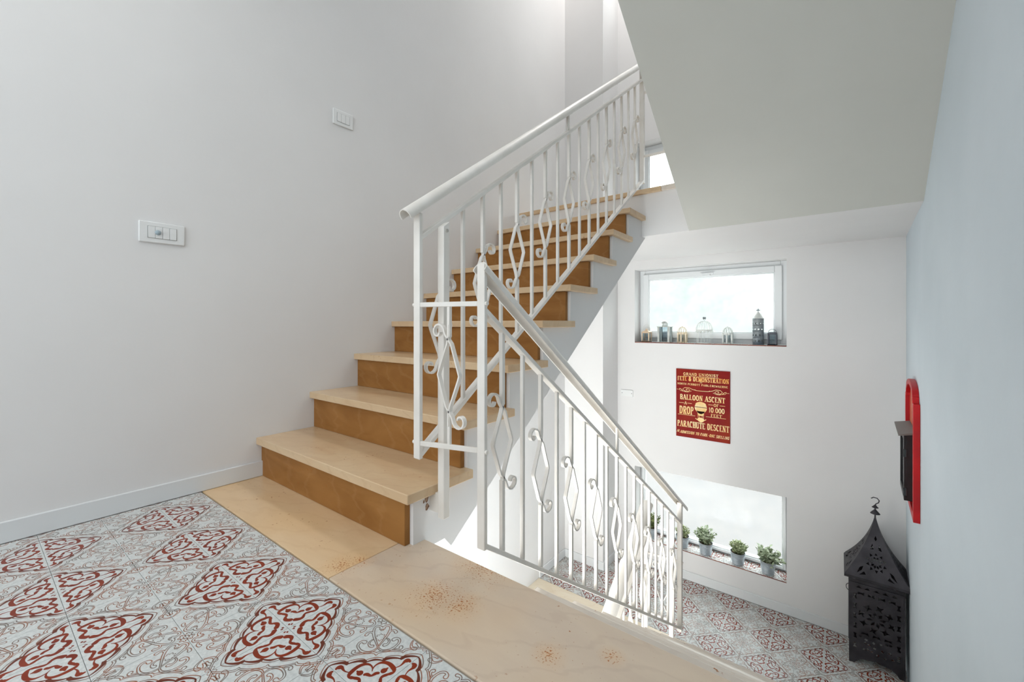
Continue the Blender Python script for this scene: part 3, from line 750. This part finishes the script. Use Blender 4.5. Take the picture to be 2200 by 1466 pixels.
def tx(mb, s, x0, x1, v0, v1, **k):
    asp = PH/PW
    text(mb, s, x0, x1, (1-v1)*asp, (1-v0)*asp, lambda x, y, e=0: (x*PW, -.0084-e, y*PW), **k)
g = MB()
tx(g, 'GRAND UNIONIST', .14, .80, .052, .090, bold=1.0); ln(g, [(.14, .102), (.80, .102)], .006)
tx(g, 'IN', .455, .505, .172, .192)
tx(g, 'NORTH PERROTT PARK,CREWKERNE', .025, .965, .205, .232, bold=1.0)
tx(g, 'BALLOON ASCENT', .075, .92, .372, .448)
tx(g, 'A', .16, .215, .475, .518); ln(g, [(.06, .498), (.155, .498)], .008); ln(g, [(.22, .498), (.305, .498)], .008)
tx(g, 'OF', .71, .81, .468, .508); ln(g, [(.615, .488), (.70, .488)], .008); ln(g, [(.82, .488), (.915, .488)], .008)
tx(g, 'DROP', .065, .345, .545, .66, bold=1.05); ln(g, [(.035, .672), (.37, .672)], .007)
tx(g, '10.000', .62, .91, .525, .595); tx(g, 'FEET', .66, .865, .615, .655); ln(g, [(.57, .662), (.93, .662)], .007)
tx(g, 'PARACHUTE DESCENT', .025, .99, .760, .848, bold=1.05)
tx(g, 'ADMISSION TO PARK-ONE SHILLING', .075, .985, .905, .945, slant=.25); tx(g, 'AR', .012, .062, .900, .935, slant=.25)
# flourish
for s_ in (-1, 1):
    X_ = lambda u: .5+s_*u
    ln(g, [(X_(.0), .305), (X_(.10), .303), (X_(.18), .292), (X_(.25), .270), (X_(.33), .272), (X_(.37), .298), (X_(.33), .322), (X_(.27), .325), (X_(.23), .305), (X_(.26), .287), (X_(.30), .291), (X_(.305), .305), (X_(.28), .308)], .009)
    ln(g, [(X_(.36), .330), (X_(.40), .300), (X_(.43), .290), (X_(.44), .305), (X_(.42), .312)], .009)
    ln(g, [(X_(.12), .300), (X_(.14), .290)], .006); ln(g, [(X_(.30), .335), (X_(.36), .325), (X_(.42), .322)], .007); ln(g, [(X_(.45), .304), (X_(.485), .304)], .006)
    ln(g, [(X_(.2), .315), (X_(.27), .335), (X_(.33), .335)], .007)
g.build('lettering', M['cream'], po)['kind'] = 'stuff'
g = MB(); tx(g, 'FETE & DEMONSTRATION', .03, .985, .108, .172, bold=1.05)
g.build('title_lettering', M['gold'], po)['kind'] = 'stuff'
# balloon print
g = MB(); asp = PH/PW
def poly2(pts, e=0.0001): g.add([(x*PW, -.0084-e, PH*(1-v)) for x, v in pts], [tuple(range(len(pts)))])
env = []
for i in range(25):
    a = PI/2+2*PI*i/24; xx = math.cos(a); zz = math.sin(a)
    env.append((.475+.115*xx*(1 if zz > -.2 else 1-.30*(-zz-.2)), .548-.088*zz))
poly2(env)
poly2([(.40, .595), (.55, .595), (.515, .66), (.435, .66)])
for xx in (.415, .445, .505, .535): ln(g, [(xx, .60), (.475+(xx-.475)*.75, .715)], .006)
poly2([(.42, .70), (.45, .685), (.50, .69), (.53, .70), (.545, .72), (.52, .745), (.475, .757), (.435, .742), (.405, .715)], .0002)
for s_ in (-1, 1): ln(g, [(.475+s_*.06, .725), (.475+s_*.10, .705)], .012)
g.build('balloon_print', M['cream'], po)
g = MB(); poly2([(.362, .532), (.59, .536), (.588, .545), (.362, .541)], .0003)
for k in range(7):
    xx = .39+k*.028; ln(g, [(xx, .47+abs(k-3)*.008), (.475+(xx-.475)*1.05, .54), (.475+(xx-.475)*.7, .625)], .0025)
g.v = [(a, b_-.0003, c) for a, b_, c in g.v]
g.build('balloon_lines', M['posterside'], po)
g = MB(); poly2([(.475+.1*math.cos(t), .50-.038*math.sin(t)) for t in [i*PI/10 for i in range(11)]], .0002)
g.build('balloon_cap', M['gold'], po)

# ------------------------------------------------------------------ red arched frame with black box on the right wall
M['red'] = noisy('red_paint', S(200, 2, 14), S(172, 4, 18), 9, .42, .08, 60)
M['redpanel'] = noisy('red_panel', S(206, 60, 34), S(216, 120, 70), 14, .5)
M['blackbox'] = noisy('black_wood', S(34, 34, 38), S(22, 22, 26), 12, .4)
M['grey_edge'] = mat('worn_edge', S(118, 116, 112), .5)
M['mirror'] = mat('dark_glass', S(20, 26, 28), .08, 0, .8)
fy0, fy1, fz0, fz1 = 2.05, 2.57, -.305, .272
rf = empty('key_cabinet', (rwall(2.31), 2.31, 0)); tag(rf, 'red arched wall frame holding a small black glazed cabinet', 'cabinet')
RB = Vector(rf.location)
def wmap(mb):   # (y, off, z) -> world -> local
    mb.v = [(rwall(y)-off-RB.x, y-RB.y, z-RB.z) for off, y, z in mb.v]; return mb
def outline(ins):
    pts = [(fy0+ins, fz0+ins), (fy1-ins, fz0+ins), (fy1-ins, fz1-ins*.4), (fy1-.045-ins*.3, fz1-ins*.4), (fy1-.045-ins*.3, fz1+.03-ins*.7)]
    yc = (fy0+fy1)/2; ra = (fy1-fy0)/2-.055-ins*.3
    for i in range(13):
        a = PI*i/12; pts.append((yc+ra*math.cos(a), fz1+.03-ins*.7+(.068-ins*.1)*math.sin(a)))
    pts += [(fy0+.045+ins*.3, fz1+.03-ins*.7), (fy0+.045+ins*.3, fz1-ins*.4), (fy0+ins, fz1-ins*.4)]
    return pts
oo, ii = outline(0), outline(.035); n = len(oo); g = MB()
vs = [(.001, y, z) for y, z in oo]+[(.026, y, z) for y, z in oo]+[(.026, y, z) for y, z in ii]+[(.008, y, z) for y, z in ii]
fs = []
for k in range(3):
    for i in range(n): j = (i+1) % n; fs.append((k*n+i, k*n+j, (k+1)*n+j, (k+1)*n+i))
g.add(vs, fs); wmap(g).build('frame', M['red'], rf, bevel=.002)
g = MB().add([(.008, y, z) for y, z in ii]+[(.002, y, z) for y, z in ii], [tuple(range(n)), tuple(range(2*n-1, n-1, -1))]); wmap(g).build('back_panel', M['redpanel'], rf)
g = MB().box(.0085, .043, 2.185, 2.475, -.245, .095); bx = wmap(g).build('cabinet_box', M['blackbox'], rf, bevel=.001)
g = MB()
for a in ((2.185, 2.215, -.245, .095), (2.445, 2.475, -.245, .095), (2.215, 2.445, -.245, -.215), (2.215, 2.445, .06, .095)): g.box(.0432, .052, *a)
dr = wmap(g).build('cabinet_door', M['blackbox'], rf, bevel=.001)
g = MB().box(.0435, .046, 2.2155, 2.4445, -.2145, .0595); wmap(g).build('glass', M['mirror'], dr)
for z_ in (.0, -.2): g = MB().box(.040, .0545, 2.1825, 2.186, z_-.02, z_+.02); wmap(g).build('hinge', M['mirror'], dr)
g = MB().add([(.0, 2.15, .115), (.0, 2.51, .115), (.066, 2.515, .100), (.066, 2.145, .100), (.0, 2.15, .105), (.0, 2.51, .105), (.066, 2.515, .092), (.066, 2.145, .092)],
             [(0, 1, 2, 3), (7, 6, 5, 4), (0, 3, 7, 4), (1, 5, 6, 2), (2, 6, 7, 3), (0, 4, 5, 1)]); 
g.v = [(a+.0088, b_, c) for a, b_, c in g.v]; wmap(g).build('cornice', M['grey_edge'], rf)

# ------------------------------------------------------------------ sheet metal with cut-outs
def cut_sheet(outer, holes, thick, name, mapf, m, parent, sub=.03):
    cu = bpy.data.curves.new('tmp', 'CURVE'); cu.dimensions = '2D'; cu.fill_mode = 'BOTH'
    for lp in [outer]+holes:
        s_ = cu.splines.new('POLY'); s_.points.add(len(lp)-1); s_.use_cyclic_u = True
        for p, q in zip(s_.points, lp): p.co = (q[0], q[1], 0, 1)
    ob = bpy.data.objects.new('tmp', cu); C.objects.link(ob)
    dg = bpy.context.evaluated_depsgraph_get(); me = bpy.data.meshes.new_from_object(ob.evaluated_get(dg))
    bpy.data.objects.remove(ob); bpy.data.curves.remove(cu)
    bm = bmesh.new(); bm.from_mesh(me); bmesh.ops.remove_doubles(bm, verts=bm.verts, dist=1e-6)
    for _ in range(3):
        ed = [e for e in bm.edges if e.calc_length() > sub]
        if not ed: break
        bmesh.ops.subdivide_edges(bm, edges=ed, cuts=1); bmesh.ops.triangulate(bm, faces=bm.faces)
    for v in bm.verts: v.co = Vector(mapf(v.co.x, v.co.y))
    bmesh.ops.recalc_face_normals(bm, faces=bm.faces); bm.to_mesh(me); bm.free(); me.name = name
    me.materials.clear(); me.materials.append(m)
    o = bpy.data.objects.new(name, me); C.objects.link(o); o.parent = parent
    md = o.modifiers.new('solid', 'SOLIDIFY'); md.thickness = thick; md.offset = 0
    return o
def rot(pts, a, cx=0, cy=0, s=1): return [(cx+s*(x*math.cos(a)-y*math.sin(a)), cy+s*(x*math.sin(a)+y*math.cos(a))) for x, y in pts]
def petal(l, w): return [(0, 0), (l*.5, -w), (l, 0), (l*.5, w)]
M['iron'] = noisy('blackened_iron', S(70, 67, 72), S(47, 45, 50), 10, .48, .25, 50, 4, .5, .35)
LX0, LX1, LY0, LY1 = 2.066, 2.324, 2.672, 2.915
lan = empty('floor_lantern', ((LX0+LX1)/2, (LY0+LY1)/2, ZL)); tag(lan, 'tall black pierced metal lantern standing in the floor corner', 'lantern')
BWd, BH = LX1-LX0, .53; hw = BWd/2; dw = (LY1-LY0)/2
def body_sheet(side):
    w_ = hw if side in (0, 2) else dw
    out = [(-w_, 0), (-w_+.022, 0), (-w_+.035, .02), (-w_+.06, .038), (-.03, .045), (0, .052), (.03, .045), (w_-.06, .038), (w_-.035, .02), (w_-.022, 0), (w_, 0), (w_, BH), (-w_, BH)]
    hs = []
    cxx, cyy = 0, .31
    for k in range(8): 
        hs.append(rot(petal(.034, .0085), k*PI/4+.2, cxx+.016*math.cos(k*PI/4+.2), cyy+.016*math.sin(k*PI/4+.2)))
    for k in range(8):
        a = k*PI/4+.2+PI/8
        hs.append(rot([(-.016, -.017), (.0, -.009), (.016, -.018), (.012, 0), (.016, .018), (0, .009), (-.016, .017), (-.008, 0)], a, cxx+.072*math.cos(a), cyy+.072*math.sin(a)))
    bow = [(-.016, -.010), (0, -.004), (.016, -.010), (.016, .010), (0, .004), (-.016, .010)]
    for s_ in (-1, 1):
        for q in range(6): hs.append(rot(bow, PI/2, s_*(w_-.026), .115+q*.062, 1.0))
    for q in range(4): hs.append(rot(bow, 0, (-1.5+q)*.049, .448))
    for q in range(5): hs.append(rot([(-.015, -.008), (.015, -.008), (0, .009)], 0, (-2+q)*.042, .488))
    for row in range(3):
        for q in range(6-row % 2): hs.append(rot(petal(.020, .008), .5+q*1.1+row, (-2.5+q+.5*(row % 2))*.027, .100+row*.036))
    for q in range(3): hs.append(rot([(-.020, -.010), (0, -.002), (.020, -.010), (.014, .010), (0, .004), (-.014, .010)], 0, (-1+q)*.055, .203))
    def mp(x, y):
        if side == 0: return (x, -dw, y)
        if side == 2: return (-x, dw, y)
        if side == 1: return (hw, x, y)
        return (-hw, -x, y)
    return cut_sheet(out, hs, .002, 'side_panel', mp, M['iron'], lan, .09)
for sd in range(4): body_sheet(sd)
# corner posts + bands
g = MB()
for sx in (-1, 1):
    for sy in (-1, 1): g.box(sx*hw-.004, sx*hw+.004, sy*dw-.004, sy*dw+.004, 0, BH)
g.build('corner_frame', M['iron'], lan)
g = MB(); zt_ = .505
for s_ in (-1, 1): g.box(-hw-.004, hw+.004, s_*(dw+.003)-.003, s_*(dw+.003)+.003, zt_-.006, zt_+.006).box(s_*(hw+.003)-.003, s_*(hw+.003)+.003, -dw-.004, dw+.004, zt_-.006, zt_+.006)
g.build('band', M['iron'], lan)
# roof: eave flange then concave pyramid
EH, EW = .562, .157
RH = .345
def rw(t): return EW*(.015+.985*((1-t)**1.0*.45+.55*(1-t)**2.1))
def roof_sheet(side):
    n_ = 14
    out = [(-1*rw(i/n_), i/n_) for i in range(n_+1)]+[(rw(i/n_), i/n_) for i in range(n_, -1, -1)]
    out = [(x, t*RH) for x, t in out]; hs = []
    for k in range(10):
        a = k*PI/5; hs.append(rot(petal(.020, .0065), a, .012*math.cos(a), .092+.012*math.sin(a)))
    for k in range(10):
        a = k*PI/5+PI/10; hs.append(rot([(-.007, -.008), (.008, 0), (-.007, .008)], a, .044*math.cos(a), .092+.044*math.sin(a)))
    for s_ in (-1, 1):
        hs.append([(s_*.050, .022), (s_*.085, .014), (s_*.060, .036)][::s_]); hs.append([(s_*.070, .040), (s_*.096, .020), (s_*.080, .052), (s_*.062, .062)][::s_])
        hs.append([(s_*.010, .160), (s_*.030, .156), (s_*.016, .190)][::s_])
    hs.append([(0, .205), (.007, .218), (0, .236), (-.007, .218)])
    def mp(x, y):
        t = max(0, min(1, y/RH)); w_ = rw(t); z_ = EH+y*1.0
        if side == 0: return (x, -w_, z_)
        if side == 2: return (-x, w_, z_)
        if side == 1: return (w_, x, z_)
        return (-w_, -x, z_)
    return cut_sheet(out, hs, .002, 'roof_panel', mp, M['iron'], lan, .02)
for sd in range(4): roof_sheet(sd)
g = MB(); e1, e0_ = EW+.001, hw*.98
g.add([(-e1, -e1, EH+.002), (e1, -e1, EH+.002), (e1, e1, EH+.002), (-e1, e1, EH+.002), (-e1, -e1, EH-.014), (e1, -e1, EH-.014), (e1, e1, EH-.014), (-e1, e1, EH-.014),
       (-e0_, -e0_*.94, BH), (e0_, -e0_*.94, BH), (e0_, e0_*.94, BH), (-e0_, e0_*.94, BH)],
      [(0, 1, 5, 4), (1, 2, 6, 5), (2, 3, 7, 6), (3, 0, 4, 7), (4, 5, 9, 8), (5, 6, 10, 9), (6, 7, 11, 10), (7, 4, 8, 11)])
o = g.build('eave', M['iron'], lan); md = o.modifiers.new('s', 'SOLIDIFY'); md.thickness = .002
g = MB(); zt_ = EH+RH
g.tube([(0, 0, zt_-.01), (0, 0, zt_+.06)], .004, 8)
g.lathe([(.001, 0), (.026, .010), (.022, .016), (.001, .040)], z=zt_+.012, n=12).lathe([(.001, 0), (.018, .006), (.012, .012), (.001, .026)], z=zt_+.055, n=12)
g.tube([(0, 0, zt_+.07), (.004, 0, zt_+.085), (.016, 0, zt_+.094), (.020, 0, zt_+.108), (.010, 0, zt_+.122), (-.008, 0, zt_+.124), (-.02, 0, zt_+.115)], .0032, 8, up=(0, 1, 0))
g.build('hanging_hook', M['iron'], lan, smooth=True)
g = MB(); g.tube([(-hw-.002+.016*(-math.sin(a)), -dw*.15, .42+.022*math.cos(a)) for a in [i*PI/8 for i in range(9)]], .002, 6, up=(0, 1, 0)); g.build('door_ring', M['iron'], lan)

# ------------------------------------------------------------------ little lanterns on the upper sill
M['cream_metal'] = noisy('cream_metal', S(232, 216, 190), S(222, 206, 178), 30, .5)
M['white_metal'] = noisy('white_metal', S(226, 228, 224), S(206, 210, 206), 30, .45)
M['peach_metal'] = noisy('peach_metal', S(232, 196, 160), S(224, 206, 182), 30, .5)
M['zinc_dark'] = noisy('weathered_grey', S(150, 156, 158), S(92, 104, 116), 8, .5, .1, 60, 4, .5, .3)
M['silver'] = noisy('silver_metal', S(200, 204, 200), S(176, 180, 176), 20, .3, 0, 60, 4, .5, .6)
M['dark_metal'] = mat('dark_grey_metal', S(82, 84, 92), .4, .5)
M['clear'] = glass('lantern_glass', .0, (.80, .86, .90))
SZ = wins[1][0]
def small(name, label, cat, x, y, grp='little lanterns on the upper window sill'):
    o = empty(name, (x, y, SZ)); tag(o, label, cat, grp); return o
def sqframe(r, hx, z0, z1, t, m, name='lantern_frame', parent=None):
    g = MB()
    for sx in (-1, 1):
        for sy in (-1, 1): g.box(sx*hx-t, sx*hx+t, sy*hx-t, sy*hx+t, z0, z1)
    for z in (z0+t, z1-t):
        for s_ in (-1, 1): g.box(-hx, hx, s_*hx-t, s_*hx+t, z-t, z+t).box(s_*hx-t, s_*hx+t, -hx, hx, z-t, z+t)
    return g.build(name, m, r)
def panes(r, hx, z0, z1, m):
    g = MB()
    for s_ in (-1, 1): g.box(-hx, hx, s_*hx-.0008, s_*hx+.0008, z0, z1).box(s_*hx-.0008, s_*hx+.0008, -hx, hx, z0, z1)
    return g.build('glass', m, r)
def bail(r, hx, z0, hgt, m, t=.0015):
    return MB().tube([(hx*math.cos(a), 0, z0+hgt*math.sin(a)) for a in [i*PI/12 for i in range(13)]], t, 6, up=(0, 1, 0)).build('handle', m, r)
YS = L+.062
r = small('lantern', 'small peach lantern with thin wire handle at the left end of the upper sill', 'lantern', .632, YS)
sqframe(r, .030, .0, .088, .004, M['peach_metal']); panes(r, .029, .008, .080, M['clear']); MB().box(-.034, .034, -.034, .034, 0, .006).build('base', M['peach_metal'], r)
MB().add([(-.038, -.038, .088), (.038, -.038, .088), (.038, .038, .088), (-.038, .038, .088), (-.012, -.012, .102), (.012, -.012, .102), (.012, .012, .102), (-.012, .012, .102)], [(0, 1, 5, 4), (1, 2, 6, 5), (2, 3, 7, 6), (3, 0, 4, 7), (4, 5, 6, 7), (3, 2, 1, 0)]).lathe([(.012, .1), (.012, .112), (.004, .120)], n=10).build('roof', M['peach_metal'], r)
bail(r, .036, .090, .068, M['white_metal'])
r = small('lantern', 'silver square lantern with domed cupola, second from the left on the upper sill', 'lantern', .796, YS)
g = MB()
for sx in (-1, 1):
    for sy in (-1, 1): g.box(sx*.043-.009, sx*.043+.009, sy*.036-.009, sy*.036+.009, 0, .138)
g.box(-.056, .056, -.05, .05, 0, .006).box(-.056, .056, -.05, .05, .134, .140); g.build('lantern_frame', M['silver'], r, bevel=.001)
panes(r, .034, .006, .134, M['clear'])
g = MB().lathe([(.026, .140), (.026, .147), (.020, .147)], n=16)
for i in range(8): a = i*PI/4; g.tube([(.021*math.cos(a), .021*math.sin(a), .147), (.021*math.cos(a), .021*math.sin(a), .168)], .0028, 6)
g.lathe([(.031, .168), (.029, .176), (.018, .186), (.004, .190)], n=16); g.build('cupola', M['silver'], r, smooth=True)
def dome_lantern(label, x, m):
    r = small('lantern', label, 'lantern', x, YS)
    g = MB(); R = .037
    for i in range(6):
        a = i*PI/3+PI/6; g.box(R*math.cos(a)-.005, R*math.cos(a)+.005, R*math.sin(a)-.005, R*math.sin(a)+.005, 0, .082)
    g.lathe([(R+.004, 0), (R+.004, .010)], n=6).lathe([(R+.004, .072), (R+.004, .090)], n=6); g.build('lantern_frame', m, r)
    MB().lathe([(R-.004, .01), (R-.004, .072)], n=6, caps=False).build('glass', M['clear'], r)
    g = MB()
    for i in range(12):
        a = i*PI/6; g.tube([(R*math.cos(t)*math.cos(a), R*math.cos(t)*math.sin(a), .09+.045*math.sin(t)) for t in [k*PI/2/7 for k in range(8)]], .0022, 5, up=(0, 0, 1))
    g.lathe([(.006, .132), (.004, .140)], n=8); g.build('dome', m, r); return r
dome_lantern('cream domed lantern left of the wire birdcage on the upper sill', .943, M['cream_metal'])
r = small('birdcage', 'white wire birdcage with a heart finial in the middle of the upper sill', 'birdcage', 1.12, YS)
g = MB(); R = .057
for i in range(14):
    a = 2*PI*i/14; g.tube([(R*math.cos(a), R*math.sin(a), 0), (R*math.cos(a), R*math.sin(a), .105)], .0011, 5)
g.build('cage_wires', M['white_metal'], r)
g = MB().lathe([(R+.002, 0), (R+.002, .004)], n=24); g.build('base', M['white_metal'], r)
g = MB()
for i in range(18):
    a = 2*PI*i/18; g.tube([((R+.008*math.cos(t))*math.cos(t)**.7*math.cos(a) if t < 1.5 else 0, (R+.008*math.cos(t))*math.cos(t)**.7*math.sin(a) if t < 1.5 else 0, .112+.072*math.sin(t)) for t in [k*1.5708/8 for k in range(9)]], .0012, 5, up=(0, 0, 1))
g.build('dome', M['white_metal'], r)
g = MB().lathe([(R+.007, .100), (R+.009, .114)], n=28, caps=False)
for i in range(14): a = 2*PI*i/14; g.lathe([(.001, -.007), (.008, 0), (.008, .004), (.001, .008)], c=((R+.006)*math.cos(a), (R+.006)*math.sin(a)), z=.096, n=6)
g.build('lace_rim', M['white_metal'], r)
g = MB().tube([(0, 0, .183), (0, 0, .195)], .0015, 6)
for s_ in (-1, 1): g.lathe([(.001, -.012), (.007, -.002), (.008, .005), (.005, .011), (.001, .013)], c=(s_*.006, 0), z=.208, n=8)
g.build('finial', M['zinc_dark'], r, smooth=True)
dome_lantern('white domed lantern right of the wire birdcage on the upper sill', 1.297, M['white_metal'])
r = small('lantern', 'tall grey cylindrical lantern with cone top and star cut-outs on the upper sill', 'lantern', 1.512, YS)
R = .038; n_ = 28; HH = .205
hs = []
star = [(.0105*math.cos(k*PI/4)*(1 if k % 2 == 0 else .5), .0105*math.sin(k*PI/4)*(1 if k % 2 == 0 else .5)) for k in range(8)]
for i in range(9):
    for j in range(4): hs.append([(a+(i+.5+(j % 2)*.25)/9.5*2*PI*R, b_+.03+j*.045) for a, b_ in star])
def cyl(x, y): return (R*math.cos(x/R), R*math.sin(x/R), y)
cut_sheet([(0, 0), (2*PI*R-.0001, 0), (2*PI*R-.0001, HH), (0, HH)], hs, .0012, 'lantern_body', cyl, M['zinc_dark'], r, .012)
g = MB().lathe([(R+.003, HH-.001), (R*.95, HH+.004), (R*.45, HH+.036), (.003, HH+.052)], n=24); g.build('cone_roof', M['white_metal'], r, smooth=True, angle=30)
g = MB().tube([(0, 0, HH+.05), (0, 0, HH+.066)], .002, 6).tube([(-.013, 0, HH+.063), (.013, 0, HH+.063)], .0032, 6, up=(0, 0, 1)).box(-.003, .003, -.003, .003, HH+.064, HH+.074); g.build('finial', M['zinc_dark'], r)
MB().lathe([(R+.002, 0), (R+.002, .005)], n=24).build('base', M['zinc_dark'], r)
r = small('lantern', 'small dark grey lantern with wire handle at the right end of the upper sill', 'lantern', 1.608, YS-.005)
sqframe(r, .026, 0, .090, .004, M['dark_metal']); panes(r, .025, .008, .082, M['clear']); MB().box(-.030, .030, -.030, .030, 0, .006).build('base', M['dark_metal'], r)
MB().add([(-.031, -.031, .09), (.031, -.031, .09), (.031, .031, .09), (-.031, .031, .09), (-.018, -.018, .100), (.018, -.018, .100), (.018, .018, .100), (-.018, .018, .100)], [(0, 1, 5, 4), (1, 2, 6, 5), (2, 3, 7, 6), (3, 0, 4, 7), (4, 5, 6, 7), (3, 2, 1, 0)]).build('roof', M['dark_metal'], r)
bail(r, .028, .092, .030, M['dark_metal'])

# ------------------------------------------------------------------ potted plants on the lower sill
M['zinc'] = noisy('galvanised_zinc', S(196, 204, 210), S(168, 178, 186), 25, .35, .1, 60, 4, .5, .55)
M['soil'] = mat('soil', S(84, 66, 50), .95)
M['stem'] = mat('stem_green', S(118, 128, 86), .7)
M['leaf_dark'] = noisy('leaf_green', S(94, 112, 62), S(142, 152, 96), 30, .6)
M['leaf_sage'] = noisy('leaf_sage', S(156, 172, 142), S(184, 194, 164), 30, .6)
M['leaf_pale'] = noisy('leaf_pale', S(168, 184, 140), S(198, 204, 164), 30, .6)
PZ = wins[0][0]
def leaf_mesh(lw, ll):
    return [(0, 0, 0), (lw*.5, ll*.35, .0015), (lw*.42, ll*.7, .001), (0, ll, -.002), (-lw*.42, ll*.7, .001), (-lw*.5, ll*.35, .0015), (0, ll*.5, -.0015)], [(0, 1, 6), (1, 2, 6), (2, 3, 6), (3, 4, 6), (4, 5, 6), (5, 0, 6)]
def plant(label, x, y, lm, lw, ll, nst, nl, spread, hgt, seed, flop=0):
    lw *= 1.12; ll *= 1.15; spread *= 1.15; hgt *= 1.22; nst = int(nst*1.25)
    rnd = random.Random(seed)
    r = empty('potted_plant', (x, y, PZ)); tag(r, label, 'plant', 'potted plants on the lower window sill')
    pr = [(.040, 0), (.041, .003)]
    for k in range(8):
        z = .006+k*.0095; rr = .041+.012*z/.09; pr += [(rr, z), (rr+.0016, z+.003), (rr, z+.006)]
    pr += [(.0535, .088), (.0565, .090), (.0565, .095), (.0525, .095), (.050, .078), (.001, .078)]
    MB().lathe(pr, n=28).build('pot', M['zinc'], r, smooth=True, angle=45)
    MB().lathe([(.050, .0785), (.03, .083), (.001, .085)], n=16, caps=False).build('soil', M['soil'], r)
    st = MB(); lf = MB()
    for s_ in range(nst):
        a = rnd.uniform(0, 2*PI); q = math.sqrt(rnd.random()); b0 = Vector((.03*q*math.cos(a), .03*q*math.sin(a), .08))
        out = spread*q; hh = hgt*rnd.uniform(.7, 1)*(1-.35*q*q)
        b2 = Vector((out*math.cos(a), out*math.sin(a), .08+hh)); b1 = Vector((b0.x*1.3, b0.y*1.3, .08+hh*.6))
        if flop and rnd.random() < .25: b2 += Vector((.03, -.01, -.05))
        pts = [b0*(1-t)**2+b1*2*t*(1-t)+b2*t*t for t in [k/5 for k in range(6)]]
        st.tube(pts, .0011, 4, up=(0, 0, 1) if abs(b2.x) > .01 else (1, 0, 0))
        for k in range(nl):
            t = .15+.85*(k+.5)/nl; p = b0*(1-t)**2+b1*2*t*(1-t)+b2*t*t
            az = rnd.uniform(0, 2*PI); el = rnd.uniform(-.1, 1.0)
            vs, fs = leaf_mesh(lw*rnd.uniform(.8, 1.15), ll*rnd.uniform(.75, 1.15))
            mt = Matrix.Rotation(az, 3, 'Z') @ Matrix.Rotation(el, 3, 'X') @ Matrix.Rotation(rnd.uniform(-.6, .6), 3, 'Y')
            lf.add([p+mt @ Vector(v) for v in vs], fs)
    st.build('stems', M['stem'], r)['kind'] = 'stuff'
    # keep foliage clear of the pane behind
    lf.v = [(a, min(b_, L+.134-y), c) if True else 0 for a, b_, c in lf.v]
    lfo = lf.build('foliage', lm, r); lfo['kind'] = 'stuff'
YP = L+.058
plant('potted plant with dark green leaves behind the railing balusters', .675, YP, M['leaf_dark'], .014, .026, 34, 9, .075, .115, 1)
plant('potted plant half hidden behind the end post of the lower railing', .945, YP, M['leaf_pale'], .011, .018, 30, 9, .055, .09, 2)
plant('zinc potted plant with broad sage leaves, first right of the railing post', 1.132, YP, M['leaf_sage'], .016, .026, 36, 9, .08, .115, 3)
plant('zinc potted plant with small pale leaves, in the middle right of the lower sill', 1.37, YP, M['leaf_pale'], .011, .015, 60, 10, .062, .085, 4)
plant('zinc potted plant with drooping sage leaves at the right end of the lower sill', 1.578, YP, M['leaf_sage'], .018, .032, 30, 8, .085, .095, 5, 1)
